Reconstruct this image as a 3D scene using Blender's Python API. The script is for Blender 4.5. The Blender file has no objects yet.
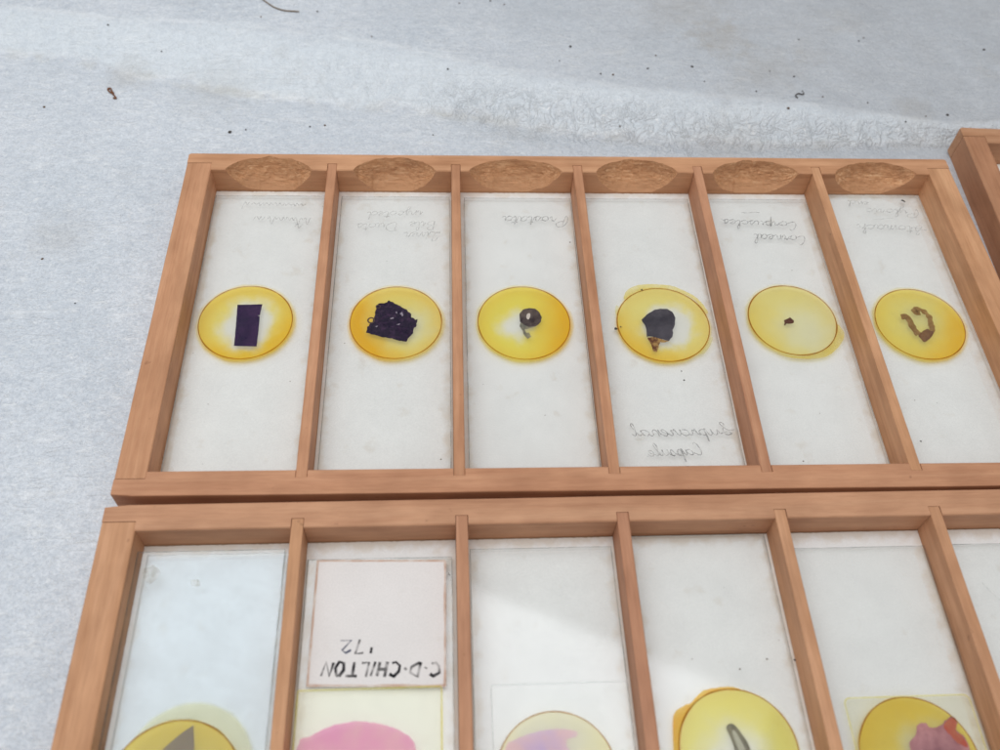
import bpy, bmesh, math, random
from mathutils import Vector, noise, Matrix

# Microscope slides in wooden slide trays lying on a sheet of packing foam.
# All tables are in millimetres; one Blender unit is one centimetre.
S = 0.1
random.seed(7)
sc = bpy.context.scene
COL = sc.collection


# ------------------------------------------------------------------ helpers
def link(name, bm, mats, parent=None, loc=(0, 0, 0), smooth=False):
    me = bpy.data.meshes.new(name)
    bm.normal_update()
    bm.to_mesh(me)
    bm.free()
    if not isinstance(mats, (list, tuple)):
        mats = [mats]
    for m in mats:
        me.materials.append(m)
    if smooth:
        for p in me.polygons:
            p.use_smooth = True
    o = bpy.data.objects.new(name, me)
    COL.objects.link(o)
    o.parent = parent
    o.location = (loc[0] * S, loc[1] * S, loc[2] * S)
    return o


def thing(name, label, cat, loc, rotz=0.0, group=None):
    o = bpy.data.objects.new(name, None)
    o.empty_display_size = 0.3
    COL.objects.link(o)
    o.location = (loc[0] * S, loc[1] * S, loc[2] * S)
    o.rotation_euler = (0, 0, rotz)
    o['label'] = label
    o['category'] = cat
    if group:
        o['group'] = group
    return o


def tag(o, label, cat, group=None):
    o['label'] = label
    o['category'] = cat
    if group:
        o['group'] = group
    return o


def V(bm, x, y, z):
    return bm.verts.new((x * S, y * S, z * S))


def box(bm, x0, x1, y0, y1, z0, z1, mi=0, side=None):
    v = [V(bm, x, y, z) for z in (z0, z1) for x, y in ((x0, y0), (x1, y0), (x1, y1), (x0, y1))]
    for k, f in enumerate(((3, 2, 1, 0), (4, 5, 6, 7), (0, 1, 5, 4), (1, 2, 6, 5), (2, 3, 7, 6), (3, 0, 4, 7))):
        fc = bm.faces.new([v[i] for i in f])
        fc.material_index = mi if (side is None or k < 2) else side


def loft(bm, rings, mat_of=None):
    """rings: list of closed rings (same count) of (x,y,z) mm."""
    R = [[V(bm, *p) for p in r] for r in rings]
    n = len(R[0])
    for a, b in zip(R[:-1], R[1:]):
        for i in range(n):
            j = (i + 1) % n
            f = bm.faces.new((a[i], a[j], b[j], b[i]))
            if mat_of:
                f.material_index = mat_of(i)
    bm.faces.new(list(reversed(R[0])))
    bm.faces.new(R[-1])


def polygon(bm, pts, z, h=0.0, mi=0):
    """a flat sheet (h=0) or thin plate with the outline pts."""
    area = sum(a[0] * b[1] - b[0] * a[1] for a, b in zip(pts, pts[1:] + pts[:1]))
    if area < 0:
        pts = pts[::-1]
    top = [V(bm, x, y, z + h) for x, y in pts]
    f = bm.faces.new(top)
    f.material_index = mi
    if h > 0:
        bot = [V(bm, x, y, z) for x, y in pts]
        bm.faces.new(bot[::-1]).material_index = mi
        n = len(pts)
        for i in range(n):
            j = (i + 1) % n
            bm.faces.new((bot[i], bot[j], top[j], top[i])).material_index = mi


def rough_outline(pts, step=0.35, amp=0.12, seed=0):
    out = []
    n = len(pts)
    for i in range(n):
        a, b = Vector(pts[i]), Vector(pts[(i + 1) % n])
        d = (b - a).length
        k = max(1, int(d / step))
        for t in range(k):
            p = a.lerp(b, t / k)
            q = Vector((p.x * 1.7 + seed, p.y * 1.7, seed * 3.1))
            out.append((p.x + amp * noise.noise(q), p.y + amp * noise.noise(q + Vector((9, 4, 2)))))
    return out


def smooth_closed(pts, sub=5):
    n = len(pts)
    out = []
    for i in range(n):
        p0, p1, p2, p3 = (Vector(pts[(i + k - 1) % n]) for k in range(4))
        for s in range(sub):
            t = s / sub
            q = 0.5 * ((2 * p1) + (p2 - p0) * t + (2 * p0 - 5 * p1 + 4 * p2 - p3) * t * t + (3 * p1 - p0 - 3 * p2 + p3) * t ** 3)
            out.append((q.x, q.y))
    return out


def smooth_open(pts, sub=6):
    P = [Vector(p) for p in pts]
    P = [P[0] * 2 - P[1]] + P + [P[-1] * 2 - P[-2]]
    out = []
    for i in range(1, len(P) - 2):
        p0, p1, p2, p3 = P[i - 1:i + 3]
        for s in range(sub):
            t = s / sub
            q = 0.5 * ((2 * p1) + (p2 - p0) * t + (2 * p0 - 5 * p1 + 4 * p2 - p3) * t * t + (3 * p1 - p0 - 3 * p2 + p3) * t ** 3)
            out.append((q.x, q.y))
    out.append((P[-2].x, P[-2].y))
    return out


def disc(bm, r, z, n=96, mi=0, wob=0.0, seed=0):
    vs = []
    for i in range(n):
        a = 2 * math.pi * i / n
        rr = r + wob * noise.noise(Vector((math.cos(a) * 1.5 + seed, math.sin(a) * 1.5, seed)))
        vs.append(V(bm, rr * math.cos(a), rr * math.sin(a), z))
    bm.faces.new(vs).material_index = mi


def annulus(bm, r0, r1, z, n=128, wob=0.0, seed=0):
    a0, a1 = [], []
    for i in range(n):
        a = 2 * math.pi * i / n
        w = wob * noise.noise(Vector((math.cos(a) * 2 + seed, math.sin(a) * 2, seed * 2.0)))
        a0.append(V(bm, (r0 - abs(w)) * math.cos(a), (r0 - abs(w)) * math.sin(a), z))
        a1.append(V(bm, (r1 + abs(w)) * math.cos(a), (r1 + abs(w)) * math.sin(a), z))
    for i in range(n):
        j = (i + 1) % n
        bm.faces.new((a0[i], a1[i], a1[j], a0[j]))


# ---------------------------------------------------------------- materials
def new_mat(name):
    m = bpy.data.materials.new(name)
    m.use_nodes = True
    nt = m.node_tree
    nt.nodes.clear()
    out = nt.nodes.new('ShaderNodeOutputMaterial')
    return m, nt, out


def N(nt, kind, **kw):
    n = nt.nodes.new(kind)
    for k, v in kw.items():
        if k in n.inputs:
            n.inputs[k].default_value = v
        else:
            setattr(n, k, v)
    return n


def L(nt, a, b):
    nt.links.new(a, b)


def ramp(nt, stops, interp='LINEAR'):
    r = nt.nodes.new('ShaderNodeValToRGB')
    r.color_ramp.interpolation = interp
    el = r.color_ramp.elements
    while len(el) < len(stops):
        el.new(0.5)
    for e, (p, c) in zip(el, stops):
        e.position = p
        e.color = (*c, 1) if len(c) == 3 else c
    return r


def math_node(nt, op, a=None, b=None, c=None, clamp=False):
    n = nt.nodes.new('ShaderNodeMath')
    n.operation = op
    n.use_clamp = clamp
    for i, v in enumerate((a, b, c)):
        if v is None:
            continue
        if isinstance(v, (int, float)):
            n.inputs[i].default_value = v
        else:
            L(nt, v, n.inputs[i])
    return n.outputs[0]


def mixrgb(nt, fac, a, b, mode='MIX'):
    n = nt.nodes.new('ShaderNodeMix')
    n.data_type = 'RGBA'
    n.blend_type = mode
    for sock, v in ((n.inputs[0], fac), (n.inputs[6], a), (n.inputs[7], b)):
        if isinstance(v, (int, float)):
            sock.default_value = v
        elif isinstance(v, (tuple, list)):
            sock.default_value = (*v, 1)
        else:
            L(nt, v, sock)
    return n.outputs[2]


def wood(name, axis, light=(0.645, 0.355, 0.20), mid=(0.575, 0.298, 0.163), dark=(0.42, 0.198, 0.095), seed=0.0, raw=False):
    m, nt, out = new_mat(name)
    tc = N(nt, 'ShaderNodeTexCoord')
    oi = N(nt, 'ShaderNodeObjectInfo')
    off = math_node(nt, 'MULTIPLY_ADD', oi.outputs['Random'], 41.0, seed)

    def streak(along, across, detail, dist, rough=0.6):
        mp = N(nt, 'ShaderNodeMapping')
        s = [across] * 3
        s[axis] = along
        mp.inputs['Scale'].default_value = s
        L(nt, tc.outputs['Object'], mp.inputs['Vector'])
        nz = N(nt, 'ShaderNodeTexNoise', noise_dimensions='4D', Scale=1.0, Detail=detail, Roughness=rough, Distortion=dist)
        L(nt, mp.outputs[0], nz.inputs['Vector'])
        L(nt, off, nz.inputs['W'])
        return nz.outputs['Fac']

    big = streak(0.16, 4.5, 4.0, 0.8)
    rings = streak(0.11, 1.9, 2.0, 0.5)
    fine = streak(2.2, 34.0, 4.0, 0.3, 0.75)
    blotch = streak(0.9, 1.6, 2.0, 0.0)
    base = ramp(nt, [(0.22, dark), (0.43, mid), (0.66, light)])
    L(nt, big, base.inputs['Fac'])
    # growth rings: repeating soft lines along the grain
    rr = math_node(nt, 'SINE', math_node(nt, 'MULTIPLY', rings, 26.0))
    rl = math_node(nt, 'SMOOTH_MAX', math_node(nt, 'MULTIPLY', rr, 0.5), 0.0, 0.2)
    c1 = mixrgb(nt, math_node(nt, 'MULTIPLY', rl, 0.50 if axis == 1 else 0.38), base.outputs[0], dark)
    fr = ramp(nt, [(0.30, (0.85, 0.82, 0.79)), (0.55, (1, 1, 1)), (0.8, (1.08, 1.08, 1.08))])
    L(nt, fine, fr.inputs['Fac'])
    c2 = mixrgb(nt, 0.85, c1, fr.outputs[0], 'MULTIPLY')
    br = ramp(nt, [(0.3, (0.84, 0.80, 0.77)), (0.65, (1.06, 1.05, 1.04))])
    L(nt, blotch, br.inputs['Fac'])
    c3 = mixrgb(nt, 1.0, c2, br.outputs[0], 'MULTIPLY')
    # each stick of wood a little lighter or darker, redder or yellower
    hs = N(nt, 'ShaderNodeHueSaturation')
    L(nt, c3, hs.inputs['Color'])
    L(nt, math_node(nt, 'MULTIPLY_ADD', oi.outputs['Random'], 0.22, 0.90), hs.inputs['Value'])
    L(nt, math_node(nt, 'MULTIPLY_ADD', oi.outputs['Random'], 0.012, 0.493), hs.inputs['Hue'])
    # small dark pits and knots
    nz2 = N(nt, 'ShaderNodeTexNoise', noise_dimensions='4D', Scale=4.5, Detail=2.0)
    L(nt, tc.outputs['Object'], nz2.inputs['Vector'])
    L(nt, off, nz2.inputs['W'])
    pit = ramp(nt, [(0.70, (0, 0, 0)), (0.76, (1, 1, 1))])
    L(nt, nz2.outputs['Fac'], pit.inputs['Fac'])
    c4 = mixrgb(nt, math_node(nt, 'MULTIPLY', pit.outputs[0], 0.35), hs.outputs[0], (0.16, 0.06, 0.03))
    bs = N(nt, 'ShaderNodeBsdfPrincipled')
    bs.inputs['Specular IOR Level'].default_value = 0.25
    L(nt, c4, bs.inputs['Base Color'])
    L(nt, math_node(nt, 'MULTIPLY_ADD', fine, 0.25, 0.48), bs.inputs['Roughness'])
    bp = N(nt, 'ShaderNodeBump', Strength=0.35, Distance=0.006)
    L(nt, math_node(nt, 'ADD', fine, math_node(nt, 'MULTIPLY', big, 0.6)), bp.inputs['Height'])
    L(nt, bp.outputs[0], bs.inputs['Normal'])
    L(nt, bs.outputs[0], out.inputs[0])
    return m


def gouged_wood():
    m, nt, out = new_mat('gouged_wood')
    tc = N(nt, 'ShaderNodeTexCoord')

    def streak(sx, syz, detail, dist):
        mp = N(nt, 'ShaderNodeMapping')
        mp.inputs['Scale'].default_value = (sx, syz, syz)
        L(nt, tc.outputs['Object'], mp.inputs['Vector'])
        nz = N(nt, 'ShaderNodeTexNoise', Scale=1.0, Detail=detail, Roughness=0.65, Distortion=dist)
        L(nt, mp.outputs[0], nz.inputs['Vector'])
        return nz.outputs['Fac']
    a = streak(1.7, 13.0, 4.0, 1.8)
    b = streak(1.1, 3.0, 2.0, 0.5)
    r = ramp(nt, [(0.30, (0.42, 0.20, 0.092)), (0.43, (0.57, 0.29, 0.145)), (0.56, (0.66, 0.36, 0.19)), (0.68, (0.82, 0.53, 0.315))])
    L(nt, a, r.inputs['Fac'])
    rb = ramp(nt, [(0.3, (0.80, 0.75, 0.72)), (0.7, (1.1, 1.08, 1.05))])
    L(nt, b, rb.inputs['Fac'])
    c = mixrgb(nt, 1.0, r.outputs[0], rb.outputs[0], 'MULTIPLY')
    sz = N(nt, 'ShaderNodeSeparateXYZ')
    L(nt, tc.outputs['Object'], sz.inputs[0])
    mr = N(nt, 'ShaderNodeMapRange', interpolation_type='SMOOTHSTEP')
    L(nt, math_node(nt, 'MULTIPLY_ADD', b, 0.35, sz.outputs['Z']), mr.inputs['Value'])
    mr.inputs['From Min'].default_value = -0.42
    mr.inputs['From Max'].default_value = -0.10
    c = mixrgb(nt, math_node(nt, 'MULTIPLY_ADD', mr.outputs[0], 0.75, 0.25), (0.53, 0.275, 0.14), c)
    bs = N(nt, 'ShaderNodeBsdfPrincipled', Roughness=0.62)
    bs.inputs['Specular IOR Level'].default_value = 0.3
    L(nt, c, bs.inputs['Base Color'])
    bp = N(nt, 'ShaderNodeBump', Strength=0.7, Distance=0.03)
    L(nt, a, bp.inputs['Height'])
    L(nt, bp.outputs[0], bs.inputs['Normal'])
    L(nt, bs.outputs[0], out.inputs[0])
    return m


def paper(name, base=(0.80, 0.79, 0.765), stain=0.5, speck=1.0, seed=0.0):
    m, nt, out = new_mat(name)
    tc = N(nt, 'ShaderNodeTexCoord')
    oi = N(nt, 'ShaderNodeObjectInfo')
    off = math_node(nt, 'MULTIPLY_ADD', oi.outputs['Random'], 37.0, seed)

    def nz(scale, detail, rough=0.55):
        n = N(nt, 'ShaderNodeTexNoise', noise_dimensions='4D', Scale=scale, Detail=detail, Roughness=rough)
        L(nt, tc.outputs['Object'], n.inputs['Vector'])
        L(nt, off, n.inputs['W'])
        return n.outputs['Fac']
    cloud = ramp(nt, [(0.3, (0.96, 0.96, 0.96)), (0.7, (1.01, 1.01, 1.01))])
    L(nt, nz(1.4, 4), cloud.inputs['Fac'])
    c = mixrgb(nt, 1.0, base, cloud.outputs[0], 'MULTIPLY')
    fib = ramp(nt, [(0.3, (0.90, 0.90, 0.90)), (0.7, (1.05, 1.05, 1.05))])
    L(nt, nz(38, 3, 0.7), fib.inputs['Fac'])
    c = mixrgb(nt, 0.9, c, fib.outputs[0], 'MULTIPLY')
    fox = ramp(nt, [(0.62, (0, 0, 0)), (0.80, (1, 1, 1))])
    L(nt, nz(2.3, 3), fox.inputs['Fac'])
    c = mixrgb(nt, math_node(nt, 'MULTIPLY', fox.outputs[0], stain), c, (0.52, 0.42, 0.30))
    grub = ramp(nt, [(0.65, (0, 0, 0)), (0.75, (1, 1, 1))])
    L(nt, nz(19, 3, 0.75), grub.inputs['Fac'])
    c = mixrgb(nt, math_node(nt, 'MULTIPLY', grub.outputs[0], 0.30), c, (0.30, 0.27, 0.24))
    # pinpoint dark dust
    vo = N(nt, 'ShaderNodeTexVoronoi', voronoi_dimensions='4D', Scale=5.5)
    L(nt, tc.outputs['Object'], vo.inputs['Vector'])
    L(nt, off, vo.inputs['W'])
    wn = math_node(nt, 'GREATER_THAN', nz(1.9, 1), 0.56)
    dot = math_node(nt, 'LESS_THAN', vo.outputs['Distance'], 0.075)
    dd = math_node(nt, 'MULTIPLY', math_node(nt, 'MULTIPLY', dot, wn), 0.6 * speck)
    c = mixrgb(nt, dd, c, (0.08, 0.06, 0.05))
    bs = N(nt, 'ShaderNodeBsdfPrincipled', Roughness=0.8)
    bs.inputs['Specular IOR Level'].default_value = 0.2
    L(nt, c, bs.inputs['Base Color'])
    L(nt, bs.outputs[0], out.inputs[0])
    return m


def lining_material(w, l):
    """white lining paper, browned along its edges; object origin at the sheet's centre."""
    m = paper('lining_paper', (0.845, 0.84, 0.825), 0.35, 1.0)
    nt = m.node_tree
    bs = next(n for n in nt.nodes if n.type == 'BSDF_PRINCIPLED')
    src = bs.inputs['Base Color'].links[0].from_socket
    tc = N(nt, 'ShaderNodeTexCoord')
    sp = N(nt, 'ShaderNodeSeparateXYZ')
    L(nt, tc.outputs['Object'], sp.inputs[0])
    ex = math_node(nt, 'SUBTRACT', w * S / 2, math_node(nt, 'ABSOLUTE', sp.outputs['X']))
    ey = math_node(nt, 'SUBTRACT', l * S / 2, math_node(nt, 'ABSOLUTE', sp.outputs['Y']))
    e = math_node(nt, 'MINIMUM', ex, ey)
    nz = N(nt, 'ShaderNodeTexNoise', Scale=3.5, Detail=4.0)
    L(nt, tc.outputs['Object'], nz.inputs['Vector'])
    e2 = math_node(nt, 'SUBTRACT', e, math_node(nt, 'MULTIPLY', math_node(nt, 'SUBTRACT', nz.outputs['Fac'], 0.42), 0.5))
    r = ramp(nt, [(0.0, (1, 1, 1)), (0.16, (0, 0, 0))])
    L(nt, e2, r.inputs['Fac'])
    c = mixrgb(nt, math_node(nt, 'MULTIPLY', r.outputs[0], 0.42), src, (0.62, 0.50, 0.36))
    L(nt, c, bs.inputs['Base Color'])
    return m


def glass(name, tint=(0.988, 0.992, 0.989), rough=0.065, smudge=0.03, ior=1.5, scl=1.2, mir=1.6):
    """thin plate glass: what is behind shows straight through, the rest mirrors the surroundings."""
    m, nt, out = new_mat(name)
    tr = N(nt, 'ShaderNodeBsdfTransparent', Color=(*tint, 1))
    gl = N(nt, 'ShaderNodeBsdfGlossy', Color=(1, 1, 1, 1), Roughness=rough)
    fr = N(nt, 'ShaderNodeFresnel', IOR=ior)
    mx = N(nt, 'ShaderNodeMixShader')
    # mirror only where light enters the glass (no false total reflection on the way out)
    gi = N(nt, 'ShaderNodeNewGeometry')
    front = math_node(nt, 'SUBTRACT', 1.0, gi.outputs['Backfacing'])
    L(nt, math_node(nt, 'MULTIPLY', math_node(nt, 'MULTIPLY', fr.outputs[0], mir), front), mx.inputs[0])
    L(nt, tr.outputs[0], mx.inputs[1])
    L(nt, gl.outputs[0], mx.inputs[2])
    if smudge > 0:
        tc = N(nt, 'ShaderNodeTexCoord')
        oi = N(nt, 'ShaderNodeObjectInfo')
        nz = N(nt, 'ShaderNodeTexNoise', noise_dimensions='4D', Scale=scl, Detail=8.0, Roughness=0.8)
        L(nt, tc.outputs['Object'], nz.inputs['Vector'])
        L(nt, math_node(nt, 'MULTIPLY', oi.outputs['Random'], 50.0), nz.inputs['W'])
        r = ramp(nt, [(0.42, (0, 0, 0)), (0.75, (1, 1, 1))])
        L(nt, nz.outputs['Fac'], r.inputs['Fac'])
        df = N(nt, 'ShaderNodeBsdfDiffuse', Color=(0.50, 0.49, 0.47, 1))
        m2 = N(nt, 'ShaderNodeMixShader')
        L(nt, math_node(nt, 'MULTIPLY_ADD', r.outputs[0], smudge, smudge * 0.15), m2.inputs[0])
        L(nt, mx.outputs[0], m2.inputs[1])
        L(nt, df.outputs[0], m2.inputs[2])
        L(nt, m2.outputs[0], out.inputs[0])
    else:
        L(nt, mx.outputs[0], out.inputs[0])
    return m


def film(name, color, alpha, body=0.2, nscale=0.0, col2=None, thr=(0.4, 0.65)):
    """a stained translucent layer: filters what is beneath and scatters a little of its own colour."""
    m, nt, out = new_mat(name)
    tc = N(nt, 'ShaderNodeTexCoord')
    if nscale:
        nz = N(nt, 'ShaderNodeTexNoise', Scale=nscale, Detail=5.0, Roughness=0.65)
        L(nt, tc.outputs['Object'], nz.inputs['Vector'])
        r = ramp(nt, [(thr[0], color), (thr[1], col2 or color)])
        L(nt, nz.outputs['Fac'], r.inputs['Fac'])
        col = r.outputs[0]
    else:
        rgb = N(nt, 'ShaderNodeRGB')
        rgb.outputs[0].default_value = (*color, 1)
        col = rgb.outputs[0]
    tr = N(nt, 'ShaderNodeBsdfTransparent')
    L(nt, mixrgb(nt, alpha, (1, 1, 1), col), tr.inputs['Color'])
    df = N(nt, 'ShaderNodeBsdfDiffuse')
    L(nt, col, df.inputs['Color'])
    mx = N(nt, 'ShaderNodeMixShader')
    mx.inputs[0].default_value = body
    L(nt, tr.outputs[0], mx.inputs[1])
    L(nt, df.outputs[0], mx.inputs[2])
    L(nt, mx.outputs[0], out.inputs[0])
    return m


def mountant(name, R, halo, clear, rc, rfull, deepdir, pale, full, deep, edge_amt=0.55, deep_amt=1.0, squash=1.0):
    """yellowed balsam under the cover: clear about `clear`, deeper to one side, faint halo past radius R."""
    m, nt, out = new_mat(name)
    tc = N(nt, 'ShaderNodeTexCoord')
    full = (min(1, full[0] * 1.06), min(1, full[1] * 1.075), full[2])
    deep = (min(1, deep[0] * 1.05), min(1, deep[1] * 1.08), deep[2])
    nzv = N(nt, 'ShaderNodeTexNoise', Scale=2.2, Detail=3.0)
    L(nt, tc.outputs['Object'], nzv.inputs['Vector'])
    wob = math_node(nt, 'MULTIPLY', math_node(nt, 'SUBTRACT', nzv.outputs['Fac'], 0.5), 0.6)
    sp = N(nt, 'ShaderNodeSeparateXYZ')
    L(nt, tc.outputs['Object'], sp.inputs[0])
    x, y = sp.outputs['X'], sp.outputs['Y']

    def rad(cx, cy, sq=1.0):
        dx = math_node(nt, 'SUBTRACT', x, cx * S)
        dy = math_node(nt, 'MULTIPLY', math_node(nt, 'SUBTRACT', y, cy * S), sq)
        return math_node(nt, 'SQRT', math_node(nt, 'ADD', math_node(nt, 'MULTIPLY', dx, dx), math_node(nt, 'MULTIPLY', dy, dy)))

    def sstep(v, a, b):
        n = N(nt, 'ShaderNodeMapRange', interpolation_type='SMOOTHSTEP')
        L(nt, v, n.inputs['Value'])
        n.inputs['From Min'].default_value = a
        n.inputs['From Max'].default_value = b
        return n.outputs[0]
    rcl = math_node(nt, 'ADD', rad(clear[0], clear[1], squash), wob)
    f1 = sstep(rcl, rc * S, rfull * S)
    c = mixrgb(nt, f1, pale, full)
    dl = math.hypot(*deepdir)
    dd = math_node(nt, 'ADD', math_node(nt, 'MULTIPLY', x, deepdir[0] / dl), math_node(nt, 'MULTIPLY', y, deepdir[1] / dl))
    f2 = sstep(math_node(nt, 'ADD', dd, wob), -0.1 * R * S, 1.05 * R * S)
    r0 = rad(0, 0)
    f3 = sstep(r0, 0.62 * R * S, 1.0 * R * S)
    ff = math_node(nt, 'ADD', math_node(nt, 'MULTIPLY', f2, deep_amt), math_node(nt, 'MULTIPLY', f3, edge_amt), clamp=True)
    ff = math_node(nt, 'MULTIPLY', ff, math_node(nt, 'MULTIPLY_ADD', f1, 0.85, 0.15))
    c = mixrgb(nt, ff, c, deep)
    # halo fading out beyond the cover slip
    f4 = sstep(math_node(nt, 'ADD', r0, math_node(nt, 'MULTIPLY', wob, 0.25)), R * S, (R + halo) * S)
    fo = math_node(nt, 'GREATER_THAN', r0, R * S)
    a_out = math_node(nt, 'MULTIPLY_ADD', f4, -0.40, 0.40)
    alpha = math_node(nt, 'ADD', math_node(nt, 'MULTIPLY', fo, a_out), math_node(nt, 'SUBTRACT', 1.0, fo))
    spk = N(nt, 'ShaderNodeTexNoise', Scale=16.0, Detail=3.0)
    L(nt, tc.outputs['Object'], spk.inputs['Vector'])
    sr = ramp(nt, [(0.68, (1, 1, 1)), (0.78, (0.70, 0.66, 0.5))])
    L(nt, spk.outputs['Fac'], sr.inputs['Fac'])
    c = mixrgb(nt, 1.0, c, sr.outputs[0], 'MULTIPLY')
    tr = N(nt, 'ShaderNodeBsdfTransparent')
    L(nt, mixrgb(nt, alpha, (1, 1, 1), c), tr.inputs['Color'])
    df = N(nt, 'ShaderNodeBsdfDiffuse')
    L(nt, c, df.inputs['Color'])
    mx = N(nt, 'ShaderNodeMixShader')
    L(nt, math_node(nt, 'MULTIPLY', alpha, 0.36), mx.inputs[0])
    L(nt, tr.outputs[0], mx.inputs[1])
    L(nt, df.outputs[0], mx.inputs[2])
    L(nt, mx.outputs[0], out.inputs[0])
    return m


def pencil(name, col=(0.13, 0.125, 0.125), amt=0.62, scale=14.0):
    m, nt, out = new_mat(name)
    tc = N(nt, 'ShaderNodeTexCoord')
    nz = N(nt, 'ShaderNodeTexNoise', Scale=scale, Detail=3.0)
    L(nt, tc.outputs['Object'], nz.inputs['Vector'])
    r = ramp(nt, [(0.35, (0.25, 0.25, 0.25)), (0.62, (1, 1, 1))])
    L(nt, nz.outputs['Fac'], r.inputs['Fac'])
    tr = N(nt, 'ShaderNodeBsdfTransparent')
    df = N(nt, 'ShaderNodeBsdfDiffuse', Color=(*col, 1))
    mx = N(nt, 'ShaderNodeMixShader')
    L(nt, math_node(nt, 'MULTIPLY', r.outputs[0], amt), mx.inputs[0])
    L(nt, tr.outputs[0], mx.inputs[1])
    L(nt, df.outputs[0], mx.inputs[2])
    L(nt, mx.outputs[0], out.inputs[0])
    return m


def simple(name, col, rough=0.6, spec=0.3):
    m, nt, out = new_mat(name)
    tc = N(nt, 'ShaderNodeTexCoord')
    nz = N(nt, 'ShaderNodeTexNoise', Scale=20.0, Detail=3.0)
    L(nt, tc.outputs['Object'], nz.inputs['Vector'])
    r = ramp(nt, [(0.3, tuple(c * 0.7 for c in col)), (0.7, tuple(min(1, c * 1.25) for c in col))])
    L(nt, nz.outputs['Fac'], r.inputs['Fac'])
    bs = N(nt, 'ShaderNodeBsdfPrincipled', Roughness=rough)
    bs.inputs['Specular IOR Level'].default_value = spec
    L(nt, r.outputs[0], bs.inputs['Base Color'])
    L(nt, bs.outputs[0], out.inputs[0])
    return m


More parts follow.
